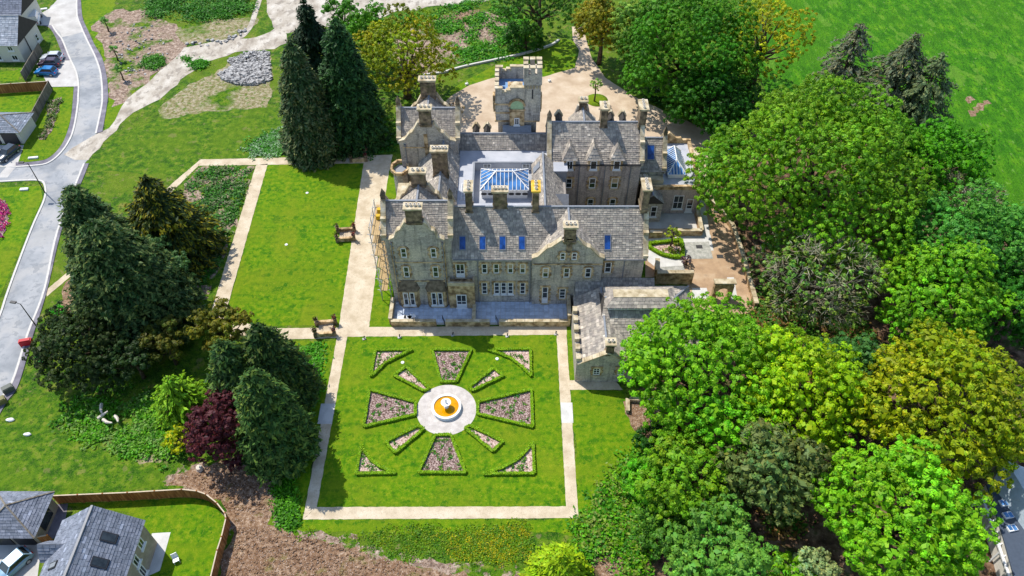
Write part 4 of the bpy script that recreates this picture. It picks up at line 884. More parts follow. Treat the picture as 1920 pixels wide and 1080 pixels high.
urnsteps(611,619,.1,'stone steps with four planted urns at the lawn corner near the formal garden')
urnsteps(673,296,.1,'shaded stone steps with urns at the top end of the left lawn')
# ------------------------------------------------------------------ scaffold on the left flank
sc=thing('scaffold_tower','steel pole scaffold with boarded lifts against the left end wall','scaffold',(-16.8,70.5,0))
for x in (-17.5,-16.2):
    for y in (68.6,70.3,72.0,73.6): mb=MB(); mb.tube([(x,y,0),(x,y,13.6)],[.05,.05],6); mb.build('standard',M['steel'],sc)
for z in (2.2,4.4,6.6,8.8,11.0,12.4):
    mb=MB()
    for x in (-17.5,-16.2): mb.tube([(x,68.2,z),(x,74.0,z)],[.045,.045],5); mb.tube([(x,68.2,z+1),(x,74.0,z+1)],[.04,.04],5)
    for y in (68.6,70.3,72.0,73.6): mb.tube([(-17.9,y,z-.08),(-15.9,y,z-.08)],[.045,.045],5)
    mb.build('ledgers',M['steel'],sc)
    for k in range(4):
        if z<11 and k==3: continue
        mb=MB(); mb.box(-17.35+k*.27,-17.1+k*.27,68.3,73.9,z+.05,z+.1); mb.build('board',M['board'],sc)
for y,z in ((68.6,0),(72.0,2.2),(70.3,6.6)): mb=MB(); mb.tube([(-17.5,y,z),(-17.5,y+1.7,z+4.2)],[.045,.045],5); mb.build('brace',M['steel'],sc)
for y in (71,72.2): mb=MB(); mb.box(-17.0,-16.5,y,y+.5,12.5,13.1); mb.build('bucket',M['yellow'],sc)
# terrace furniture left covered in white sheets
root=thing('garden_furniture','pile of white sheeting and folding table on the left terrace','furniture',(-13.6,64.9,tz))
for k,(x,y,a) in enumerate(((-14.4,64.95,.3),(-13.7,65.0,-.2),(-13.2,65.1,.5))):
    mb=MB(); mb.obox(x,y,.5,.28,tz+.45,tz+.5,a); mb.build('table_top',M['white'],root); mb=MB(); mb.obox(x-.3,y,.04,.2,tz,tz+.45,a); mb.obox(x+.3,y,.04,.2,tz,tz+.45,a); mb.build('trestle',M['white'],root)
for u,v,l in ((596,573,'small round white lawn disc nearest the urn steps'),):pass
wl=[(604,632,'left end of the path edge'),(683,636,'corner below the broad path'),(749,633,'path edge below the left gable'),(849,629,'path edge below the porch'),(951,631,'path edge below the right gable'),(1042,627,'far right end of the front path')]
for u,v,l in wl[1:]:
    x,y=G(u,v); root=thing('garden_spotlight','black spike uplighter with pale lens on the '+l,'spotlight',(x,y,0),'uplighters along the front path')
    mb=MB(); mb.obox(x,y,.22,.16,0.02,.12,.4); mb.build('base_plate',M['concrete'],root); mb=MB(); mb.tube([(x,y,.1),(x+.05,y+.1,.5)],[.05,.1],8); mb.build('lamp_head',M['iron'],root)
for u,v,l in ((755,680,'left of the house-side wedge'),(932,673,'right of the house-side wedge')):
    x,y=G(u,v); mb=MB(); mb.lathe([(.22,.0),(.22,.07),(.16,.1)],x,y,14); tag(mb.build('inspection_cap',M['white']),'small round white inspection cap in the lawn '+l,'cover','round lawn caps')
for u,v,l in ((576,362,'upper part of the left lawn'),(537,459,'middle of the left lawn')):
    x,y=G(u,v); mb=MB(); mb.lathe([(.22,.0),(.22,.07),(.16,.1)],x,y,14); tag(mb.build('inspection_cap',M['white']),'small round white inspection cap in the '+l,'cover','round lawn caps')
# ------------------------------------------------------------------ forecourt: round island, stone boundary kerb
IX,IY=G(1119,188); mb=MB(); mb.lathe([(1.95,0),(1.95,.06),(1.2,.16),(.01,.2)],IX,IY,32,cap=False); struct(mb.build('grass_island',M['lawn'],smooth=True))
kerb([(794,142),(830,137),(870,126),(930,113),(985,101),(1030,87),(1048,76)],'boundary_kerb',.35,.35,mat='kerb')
for u,v,l in ((875,159,'left edge of the gravel forecourt'),(1030,153,'gravel edge right of the tower')):
    x,y=G(u,v); mb=MB(); mb.obox(x,y,.25,.2,0,.35,.5); mb.tube([(x,y,.3),(x+.1,y,.8)],[.05,.05],6); tag(mb.build('marker_stone',M['white']),'small white marker stone at the '+l,'stone')
# ------------------------------------------------------------------ eastern courtyard
def wallpx(pts,z1,lab,t=.4,name='garden_wall',mat='dress'):
    Q=[G(*p) for p in pts]
    root=thing(name,lab,'garden wall',(*Q[0],0))
    for p,q in zip(Q[:-1],Q[1:]):
        mb=MB(); mb.beam((*p,z1/2),(*q,z1/2),t,z1); mb.build('stonework',M[mat],root)
        mb=MB(); L=math.dist(p,q); n=max(1,int(L/1.2))
        for i in range(n): f=lambda s:(p[0]+(q[0]-p[0])*s,p[1]+(q[1]-p[1])*s,z1+.06); mb.beam(f(i/n+.004),f((i+1)/n-.004),t+.14,.12)
        mb.build('coping',M['coping'],root)
    return root
mb=MB(); x0,y0=G(1216,434); x1,y1=G(1306,402); mb.box(20.2,27.3,82.6,85.9,0,.12); struct(mb.build('patio',M['concrete']))
wallpx([(1217,444),(1240,444)],1.0,'short low wall by the small patio beside the mansion end'); wallpx([(1268,441),(1314,441),(1306,402)],1.0,'low angled wall round the small rear patio')
wallpx([(1230,500),(1230,522)],1.6,'short tall stone pier wall beside the hall roof',.5)
wallpx([(1228,531),(1296,531)],2.2,'yard wall behind the hall roof with a capped pier',.45)
wallpx([(1330,380),(1352,400),(1372,430),(1392,490),(1416,578)],.9,'long pale boundary wall between east drive and the wood',.45)
gx,gy=G(1350,560); ga=thing('gate_arch','stone gate arch standing on the tan drive','arch',(gx,gy,0))
mb=MB(); n=10; out=[(-1.3,0),(-1.3,2.9),(-1.0,3.3),(1.0,3.3),(1.3,2.9),(1.3,0),(.72,0),(.72,1.7)]+[(.72*math.cos(t),1.7+.72*math.sin(t)) for t in [math.pi*k/n for k in range(1,n)]]+[(-.72,1.7),(-.72,0)]
mb.exY([(gx+a,b) for a,b in out],gy-.35,gy+.35); mb.build('arch_wall',M['dress'],ga)
mb=MB(); mb.box(gx-1.45,gx+1.45,gy-.45,gy+.45,3.3,3.5); mb.build('coping',M['coping'],ga)
P=[G(*p) for p in ((1217,459),(1245,456),(1276,452),(1280,470),(1279,484),(1262,484),(1240,479),(1217,466))]; cx,cy=np.mean(P,0)
root=thing('flower_bed','kite-shaped courtyard bed with clipped hedge and small shrubs','flower bed',(cx,cy,0)); mb=MB(); mb.add([(x,y,.06) for x,y in P][::-1],[tuple(range(len(P)))]); mb.build('mulch',M['mulchp'],root); hedge(P,root,.45,.5,77)
rng=np.random.default_rng(5); q=sample([(cx+(x-cx)*.75+.5,cy+(y-cy)*.75) for x,y in P],14,rng); Cs=np.repeat(np.c_[q,np.full(len(q),.25)],30,axis=0)+rng.normal(0,1,(len(q)*30,3))*[.2,.2,.14]; leafmesh('plants',Cs,nrm(rng.normal(0,.6,Cs.shape)+[0,0,1]),rng.normal(0,1,Cs.shape),.12,.08,vary(lin(130,150,40),len(Cs),rng,.3,.3),M['leaf'],root,'stuff')
wallpx([(1176,752),(1176,775)],.5,'low pale wall return by the bare soil patch',.35,mat='coping'); wallpx([(1180,752),(1238,754)],.5,'low pale wall along the yard below the outbuilding',.35,mat='coping')
# ------------------------------------------------------------------ street furniture
def streetlamp(u,v,h,dx,dy,label):
    x,y=G(u,v); root=thing('street_lamp',label,'street lamp',(x,y,0),'estate street lamps'); mb=MB(); mb.tube([(x,y,0),(x,y,1),(x,y,h)],[.1,.09,.055],8); mb.build('post',M['iron'],root)
    mb=MB(); mb.tube([(x,y,h),(x+dx*.6,y+dy*.6,h+.15)],[.05,.04],6); mb.build('arm',M['iron'],root); mb=MB(); mb.obox(x+dx*.9,y+dy*.9,.38,.17,h+.08,h+.24,math.atan2(dy,dx)); mb.build('lamp_head',M['iron'],root)
streetlamp(80,628,6.1,-1,.2,'dark street lamp on the verge beside the lower road bend'); streetlamp(85,362,5.8,-1,0,'dark street lamp on the grass corner at the road junction')
def smallbox(u,v,hx,hy,h,a,mat,name,label,cat):
    x,y=G(u,v); mb=MB(); mb.obox(x,y,hx,hy,0,h,a); mb.obox(x,y,hx*.85,hy*.8,h,h*1.12,a); return tag(mb.build(name,mat),label,cat)
M['red']=plain('red_plastic',lin(205,30,45,.8),.5); M['bluep']=plain('blue_plastic',lin(40,90,190,.8),.5)
smallbox(52,646,.75,.28,.9,.25,M['red'],'barrier','red plastic barrier at the kerb of the lower road','barrier')
smallbox(18,733,.6,.4,.8,.7,plain('grey_bin',lin(100,104,96)),'grit_bin','grey grit bin on the lower pavement','bin'); smallbox(4,756,.6,.4,.8,.7,plain('olive_bin',lin(120,116,70)),'grit_bin','olive grit bin at the left picture edge pavement','bin')
def boulder(u,v,r,seed,label):
    x,y=G(u,v); rng=np.random.default_rng(seed); mb=MB(); pr=[(.72,0),(.95,.18),(1,.38),(.82,.62),(.45,.78),(.05,.82)]; mb.lathe([(r*a,r*b) for a,b in pr],x,y,12)
    mb.v=[(x+(a-x)*(1.5+.2*math.sin(i*1.7)),y+(b-y)*(.8+.15*math.cos(i*2.3)),c*(1+.12*math.sin(i*.9))) for i,(a,b,c) in enumerate(mb.v)]
    tag(mb.build('white_boulder',M['white'],smooth=True),label,'boulder')
boulder(20,788,.34,1,'white boulder on the lower left lawn near the pavement'); boulder(52,815,.3,2,'white boulder on the lawn farther from the pavement')
smallbox(63,297,.75,.2,.25,.15,M['white'],'verge_box','white utility box on the verge inside the road curve','box'); smallbox(46,356,.6,.25,.25,.1,M['white'],'verge_box','white utility box on the grass island left of junction','box'); smallbox(83,18,.6,.25,.25,.3,M['white'],'verge_box','white utility box on the verge at the upper side street','box')
x,y=G(332,1052); root=thing('garden_chair','white garden chair on the lawn of the new house','chair',(x,y,0),world=False,rz=.5)
mb=MB(); mb.box(-.3,.3,-.3,.3,.42,.48); mb.build('seat',M['white'],root); mb=MB(); mb.hexa([(-.3,.26,.48),(.3,.26,.48),(.3,.32,.48),(-.3,.32,.48),(-.3,.4,1.0),(.3,.4,1.0),(.3,.46,1.0),(-.3,.46,1.0)]); mb.build('backrest',M['white'],root)
for a in (-.26,.26):
    for b in (-.26,.26): mb=MB(); mb.box(a-.03,a+.03,b-.03,b+.03,0,.42); mb.build('leg',M['white'],root)
smallbox(60,625,.3,.3,.05,.2,M['dark'],'manhole','dark manhole cover on pavement by the lamp','manhole')
# driftwood
x,y=G(205,785); root=thing('driftwood','bleached forked dead branches lying in the rough grass','branch',(x,y,0))
M['bleach']=plain('bleached_wood',lin(232,222,205,.8),.9)
for pts in (((195,764),(194,774),(197,783)),((188,791),(198,785),(208,779)),((198,793),(206,799),(216,801)),((220,786),(225,792),(227,799))):
    mb=MB(); mb.tube([(*G(*p),.75+.1*i) for i,p in enumerate(pts)],[.2,.18,.09],6); mb.build('branch',M['bleach'],root)
x,y=G(375,880); mb=MB(); mb.lathe([(.42,0),(.36,.15),(.34,.5),(.3,.52)],x,y,12); tag(mb.build('tree_stump',M['bleach']),'pale sawn tree stump on the bare soil','stump')
x,y=G(430,886); mb=MB(); mb.lathe([(.3,0),(.28,.3)],x,y,10); tag(mb.build('tree_stump',M['bark']),'small dark stump under the purple tree','stump')
# ------------------------------------------------------------------ fences
def fence(pts,h,label,mat='fence',dz=0,sp=2.4,px=True):
    Q=[G(*p) for p in pts] if px else pts
    root=thing('timber_fence',label,'fence',(*Q[0],0))
    S=[]; 
    for p,q in zip(Q[:-1],Q[1:]):
        L=math.dist(p,q); n=max(1,round(L/sp)); S+=[(p[0]+(q[0]-p[0])*i/n,p[1]+(q[1]-p[1])*i/n) for i in range(n)]
    S.append(Q[-1])
    for a,b in zip(S[:-1],S[1:]):
        mb=MB(); L=math.dist(a,b); n=max(3,int(L/.16))
        for i in range(n):
            t0,t1=i/n,(i+.93)/n; k=.012*(i%2); f=lambda t:(a[0]+(b[0]-a[0])*t,a[1]+(b[1]-a[1])*t)
            mb.beam((*f(t0),h/2+k*2),(*f(t1),h/2+k*2),.03+k,h-.06)
        mb.build('panel',M[mat],root)
        mb=MB(); mb.beam((*a,h),(*b,h),.12,.06); mb.build('capping_rail',M['fencep'] if mat=='fence' else M['greyfence'],root)
    for a in S: mb=MB(); mb.box(a[0]-.07,a[0]+.07,a[1]-.07,a[1]+.07,0,h+.08); mb.build('post',M[mat],root)
    return root
fence([(112,944),(250,938),(350,932),(378,935),(395,941),(415,957),(430,976),(432,986),(424,1020),(416,1045),(402,1105)],1.8,'brown timber fence curving round the new house garden')
fence([(70,1020),(100,1015)],1.5,'short brown fence between garage and new house',sp=1.5)
fence([(64,236),(99,169.5)],1.9,'grey weathered fence from garage up to the parking bay','greyfence'); fence([(99,169.5),(60,172),(0,176),(-60,179)],1.9,'reddish brown back fence of the upper left garden')
fence([(48,152),(62,128),(80,98)],1.9,'grey fence between white house and parked cars','greyfence')
# ------------------------------------------------------------------ modern houses
M['render']=plain('cream_render',lin(236,230,218,.8),.85,var=.05); M['beige']=surf('beige_render',[(.3,lin(170,158,140,.8)),(.7,lin(190,176,158,.8))],1.5,(),.9)
M['bslate']=M['slate']; BS=[(.20,.225,.285),(.185,.21,.265),(.215,.24,.30),(.17,.195,.245)]; GS=[(.36,.40,.46),(.40,.43,.49),(.33,.37,.43)]
def hip(x0,x1,y0,y1,ze,zr,parent,pal):
    cx,cy=(x0+x1)/2,(y0+y1)/2; A=[(x0,y0,ze),(x1,y0,ze),(x1,y1,ze),(x0,y1,ze)]; t=(cx,cy,zr); mb=MB(); mb.add(A+[t],[(3,2,1,0),(0,1,4),(1,2,4),(2,3,4),(3,0,4)])
    return roof(mb,[(A[0],A[1],t,t),(A[1],A[2],t,t),(A[2],A[3],t,t),(A[3],A[0],t,t)],[(a,t) for a in A],parent=parent,pal=pal,course=.3,wid=.5,rm='greyfence',rw=.16)
hs=house
house=nh=thing('detached_house','new detached house with dark slate roof and rooflights at bottom left','house',(-41.2,29,0))
wall(-45.0,-37.35,22.5,34.55,0,5.0,'beige'); gableNS(-45.4,-37.05,22.3,34.8,4.75,8.0,-41.1,pal=BS,course=.3,wid=.5,rm='pipe')
mb=MB(); mb.exY([(-45.0,5.0),(-37.35,5.0),(-41.1,7.9)],34.2,34.56); mb.build('gable_wall',M['beige'],house)
q=lambda x:4.75+( -37.05-x)*(3.25/4.05)
def lightE(x0,x1,y,w,f,mat='wglass'):
    mb=MB(); mb.hexa([(x0,y-w/2,f(x0)),(x1,y-w/2,f(x1)),(x1,y+w/2,f(x1)),(x0,y+w/2,f(x0)),(x0,y-w/2,f(x0)+.2),(x1,y-w/2,f(x1)+.2),(x1,y+w/2,f(x1)+.2),(x0,y+w/2,f(x0)+.2)]); o=mb.build('rooflight',M['iron'],house)
    mb=MB(); a,b=x0+.1,x1-.1; s=w/2-.12; mb.hexa([(a,y-s,f(a)+.2),(b,y-s,f(b)+.2),(b,y+s,f(b)+.2),(a,y+s,f(a)+.2),(a,y-s,f(a)+.22),(b,y-s,f(b)+.22),(b,y+s,f(b)+.22),(a,y+s,f(a)+.22)]); mb.build('pane',M[mat],o)
for y in (32.2,29.7,27.3): lightE(-39.7,-38.5,y,.95,q)
lightE(-44.2,-43.2,29.6,.7,lambda x:4.75+(x+45.4)*(3.25/4.3),'lead')
for y,z0,z1,w in ((32.9,2.9,4.2,.9),(31.2,2.6,4.0,.9),(31.0,.4,2.2,.8),(29.2,.1,2.3,1.7)): window(y,z0,z1,w,-37.35,'E',cols=2,rows=1,quoin=False)
for y in (31.6,27.6):
    mb=MB(); mb.exX([(y-1.1,4.6),(y+1.1,4.6),(y,6.3)],-46.0,-42.6); o=mb.build('dormer_roof',M['roofbase'],house); s=MB(); slates(s,(-46,y-1.1,4.6),(-42.6,y-1.1,4.6),(-42.6,y,6.3),(-46,y,6.3),.3,.5,BS); slates(s,(-42.6,y+1.1,4.6),(-46,y+1.1,4.6),(-46,y,6.3),(-42.6,y,6.3),.3,.5,BS); s.build('dormer_slates',M['slate'],o,recalc=False,kind='stuff')
    mb=MB(); mb.box(-45.8,-44.9,y-.95,y+.95,0,4.7); mb.build('dormer_wall',M['beige'],o)
house=thing('garage','square garage with hipped dark slate roof beside the new house','garage',(-52,36.6,0))
wall(-54.6,-49.4,34.4,38.7,0,2.5,'beige'); hip(-55.1,-48.9,33.9,39.1,2.55,4.6,house,BS); mb=MB(); mb.box(-54.2,-52.2,34.3,34.42,.05,2.1); mb.box(-51.8,-49.8,34.3,34.42,.05,2.1); mb.build('garage_door',M['iron'],house)
mb=MB(); mb.box(-49.4,-49.3,35.6,37.6,.6,2.0); mb.build('window',M['wglass'],house)
house=thing('detached_house','white rendered house with pale grey roof at upper left','house',(-96,132,0))
wall(-104,-91.1,128,136.2,0,3.55,'render'); gableEW(-104,-90.8,127.7,136.5,3.5,7.1,pal=GS,course=.35,wid=.6); mb=MB(); mb.exX([(128,3.5),(136.2,3.5),(132.1,6.9)],-91.5,-91.08); mb.build('gable_wall',M['render'],house)
for x in (-92.6,-95.6): window(x,2.3,3.3,1.0,128,rows=1,cols=2,quoin=False); window(x,.4,1.5,1.1,128,rows=1,cols=2,quoin=False)
window(132.4,3.8,5.0,.8,-91.08,'E',rows=2,quoin=False); window(134.5,.6,2.0,.9,-91.08,'E',rows=2,quoin=False); mb=MB(); mb.tube([(-90.98,131,.2),(-90.98,131,5.6)],[.08,.08],6); mb.build('downpipe',M['iron'],house)
house=thing('detached_house','house with dark blue roof behind the white house, upper left','house',(-97,141,0))
wall(-108,-95.2,139,146,0,3.6,'render'); gableEW(-108,-94.8,138.7,146.3,3.6,6.6,pal=BS,course=.35,wid=.6)
house=thing('garage','small white garage with hipped grey roof at the left picture edge','garage',(-83.5,105.5,0))
wall(-87.2,-80.7,103.1,108.0,0,2.4,'render'); hip(-87.6,-80.1,102.7,108.4,2.45,3.9,house,[(.22,.26,.32),(.25,.28,.34),(.19,.23,.29)]); mb=MB(); mb.box(-86.8,-84.3,102.98,103.1,.05,2.1); mb.box(-83.7,-81.2,102.98,103.1,.05,2.1); mb.build('garage_door',M['iron'],house)
# building at the lower right edge
house=thing('detached_house','pale house with dark flat roof and rooflights at the lower right edge','house',(*G(1900,1000),0))
Q=[G(u,v,3) for u,v in ((1850,908),(1908,900),(1935,1000),(1975,1130),(1915,1130),(1882,1010))]; mb=MB(); mb.prism(Q[::-1],0,2.8); mb.build('wall',M['render'],house); mb=MB(); mb.prism(Q[::-1],2.8,3.0); mb.build('flat_roof',plain('dark_felt',lin(74,84,98),.7),house)
for u,v in ((1883,943),(1890,966),(1897,990)):
    x,y=G(u,v,3.1); mb=MB(); mb.obox(x,y,.5,.35,3.0,3.2,.2); o=mb.build('rooflight',M['white'],house); mb=MB(); mb.obox(x-.22,y,.19,.27,3.2,3.22,.2); mb.obox(x+.24,y,.19,.27,3.2,3.22,.2); mb.build('pane',M['langlass'],o)
A=[G(u,v,3) for u,v in ((1858,906),(1925,1000),(1990,980),(1930,880))]; t=[G(u,v,5.2) for u,v in ((1886,862),(1945,960))]
mb=MB(); P8=[(*A[0],3.0),(*A[1],3.0),(*A[2],3.0),(*A[3],3.0),(*t[0],5.2),(*t[1],5.2)]; mb.add(P8,[(3,2,1,0),(0,1,5,4),(1,2,5),(2,3,4,5),(3,0,4)]); mb.build('pitched_roof',plain('pale_blue_roof',lin(190,205,215,.8),.6),house)
for k in range(6):
    u0,v0=1843+k*7.2,935+k*22; x,y=G(u0,v0,2.4); x2,y2=G(u0+13,v0-8,2.6); mb=MB(); mb.beam((x,y,2.4),(x2,y2,2.6),.12,.12); mb.build('pergola_beam',M['white'],house)
p,q=G(1841,930,2.4),G(1895,1090,2.4); mb=MB(); mb.beam((*p,2.4),(*q,2.4),.25,.2); mb.build('pergola_rail',M['langlass'] if False else M['white'],house)
for k in range(4): t=k/3; x,y=p[0]+(q[0]-p[0])*t,p[1]+(q[1]-p[1])*t; mb=MB(); mb.box(x-.08,x+.08,y-.08,y+.08,0,2.4); mb.build('pergola_post',M['white'],house)
house=hs
quadz((285,1000),(320,998),(300,1070),(268,1085),mat='slabw',z=.020,name='patio'); quadz((0,1020),(78,1022),(70,1085),(-40,1085),mat='concrete',z=.014,name='driveway'); quadz((104,946),(128,944),(118,1000),(78,1022),mat='pave',z=.018,name='yard')
quadz((-40,272),(45,272),(34,305),(30,313),(-40,313),mat='concrete',z=.013,name='driveway')
quadz((-40,214),(60,210),(58,216),(-40,222),mat='slabw',z=.02,name='patio')
# rockery beds inside road curve
for px,l in (([(90,190),(116,182),(112,205),(104,222),(98,245),(84,262),(73,262),(88,232)],'stony shrub bed with purple gravel on the verge inside the road curve'),([(-20,378),(10,376),(18,395),(14,420),(4,445),(-20,450)],'magenta flowering shrub bed at the left picture edge'),([(42,22),(58,5),(65,8),(58,20),(48,24)],'small stony shrub bed by the upper side street')):
    P=[G(*p) for p in px]; root=thing('shrub_bed',l,'flower bed',(*np.mean(P,0),0)); Pj=jag(P,.6,.2,3); mb=MB(); mb.add([(x,y,.05) for x,y in Pj],[tuple(range(len(Pj)))]); mb.build('stones',M['mulch'],root)
    rng=np.random.default_rng(len(l)); k=60; q=sample(P,k,rng); pink='magenta' in l
    Cs=np.repeat(np.c_[q,np.full(k,.25)],16,axis=0)+rng.normal(0,1,(k*16,3))*[.22,.22,.12]; leafmesh('plants',Cs,nrm(rng.normal(0,.5,Cs.shape)+[0,0,1]),rng.normal(0,1,Cs.shape),.16,.1,vary(lin(190,40,130) if pink else lin(92,120,50),len(Cs),rng,.3,.2),M['leaf'],root,'stuff')
# ------------------------------------------------------------------ cars
def car(u,v,a,paint,label,L=4.0,W=1.74,Ht=1.48,van=False):
    x,y=G(u,v); root=thing('parked_car' if not van else 'parked_van',label,'car' if not van else 'van',(x,y,0),'parked vehicles',world=False,rz=a)
    h=L/2; st=[(-h,.30,.62,.80),(-h+.12,.22,.86,.92),(-h*.55,.2,.95,1),(0,.2,.95,1),(h*.45,.2,.93,1),(h*.8,.22,.82,.95),(h-.06,.28,.7,.86),(h,.34,.6,.76)]
    if van: st=[(-h,.3,1.0,.9),(-h+.1,.22,1.1,.98),(0,.2,1.1,1),(h*.5,.2,1.1,1),(h*.8,.22,.95,.95),(h,.34,.65,.8)]
    mb=MB(); vs=[];w=W/2
    for X,zl,zh,k in st: vs+=[(X,-w*k*.9,zl),(X,-w*k,zl+.15),(X,-w*k,zh-.12),(X,-w*k*.86,zh),(X,w*k*.86,zh),(X,w*k,zh-.12),(X,w*k,zl+.15),(X,w*k*.9,zl)]
    fs=[]
    for i in range(len(st)-1):
        for j in range(8): fs.append((i*8+j,i*8+(j+1)%8,(i+1)*8+(j+1)%8,(i+1)*8+j))
    fs+=[tuple(range(8)),tuple((len(st)-1)*8+j for j in range(8))]; mb.add(vs,fs); mb.build('body',paint,root,smooth=True)
    zb=.9 if not van else 1.05; zt=Ht
    b=[(-h+.2,-w*.86),(h*.42,-w*.86),(h*.42,w*.86),(-h+.2,w*.86)]; t=[(-h*.72,-w*.7),(h*.08,-w*.7),(h*.08,w*.7),(-h*.72,w*.7)]
    if van: b=[(-h+.05,-w*.92),(h*.62,-w*.92),(h*.62,w*.92),(-h+.05,w*.92)]; t=[(-h+.12,-w*.85),(h*.3,-w*.85),(h*.3,w*.85),(-h+.12,w*.85)]
    mb=MB(); mb.hexa([(*p,zb-.05) for p in b]+[(*p,zt-.06) for p in t]); mb.build('window_glass',M['wglass'] if not van else paint,root)
    mb=MB(); mb.hexa([(p[0]*1.0,p[1]*1.03,zt-.07) for p in t]+[(p[0]*.93,p[1]*.93,zt) for p in t]); mb.build('car_roof',paint,root)
    for s in (-1,1):
        for i in range(4): 
            m=MB(); m.beam((*[b[0],b[1],b[2],b[3]][i],zb-.03),(*t[i],zt-.05),.09,.09)
            if s<0: m.build('pillar',paint,root)
        for X in (-h*.6,h*.62):
            m=MB(); r=.31; n=16; m.exY([(X+r*math.cos(q),.31+r*math.sin(q)) for q in [2*math.pi*k/n for k in range(n)]],s*w-.12,s*w+.03); o=m.build('wheel',M['iron'],root); m=MB(); m.exY([(X+.2*math.cos(q),.31+.2*math.sin(q)) for q in [2*math.pi*k/n for k in range(n)]],s*w+.0,s*w+.045); m.build('rim',M['steel'],o)
        m=MB(); m.box(h-.16,h-.02,s*w*.62-.18,s*w*.62+.14,.56,.7); m.build('headlight',M['white'],root); m=MB(); m.box(-h-.01,-h+.1,s*w*.68-.12,s*w*.68+.1,.62,.8); m.build('tail_light',M['red'],root)
        m=MB(); m.box(h*.36,h*.46,s*(w+.1)-.08,s*(w+.1)+.08,.9,1.05); m.build('mirror',paint,root)
def paint(n,c): 
    m=plain(n,c,.25,.1,.6,.03); m.node_tree.nodes['Principled BSDF'].inputs['Coat Weight'].default_value=.6; return m
PB=paint('blue_car_paint',lin(20,130,200,.8)); PD=paint('dark_car_paint',lin(28,48,62)); PW=paint('white_car_paint',lin(226,230,236,.8)); PS=paint('silver_blue_paint',lin(150,190,215,.8)); PR=paint('maroon_dark_paint',lin(60,40,58))
car(89,139,math.pi*.98,PB,'bright blue hatchback nearest the camera in the parking bay'); car(95,123,math.pi,PR,'dark car between the blue and white cars'); car(100,112,math.pi*1.02,PW,'white car farthest back in the parking bay')
car(17,293,-1.9,PD,'dark estate car on the drive before the small garage',4.3); car(26,1066,-2.15,PS,'pale silver-blue car on the bottom left driveway',4.2); car(68,40,1.9,PW,'white van parked at the upper side street corner',4.6,1.9,2.1,True); car(8,33,.1,PW,'white car half hidden behind the pale roof at upper left')
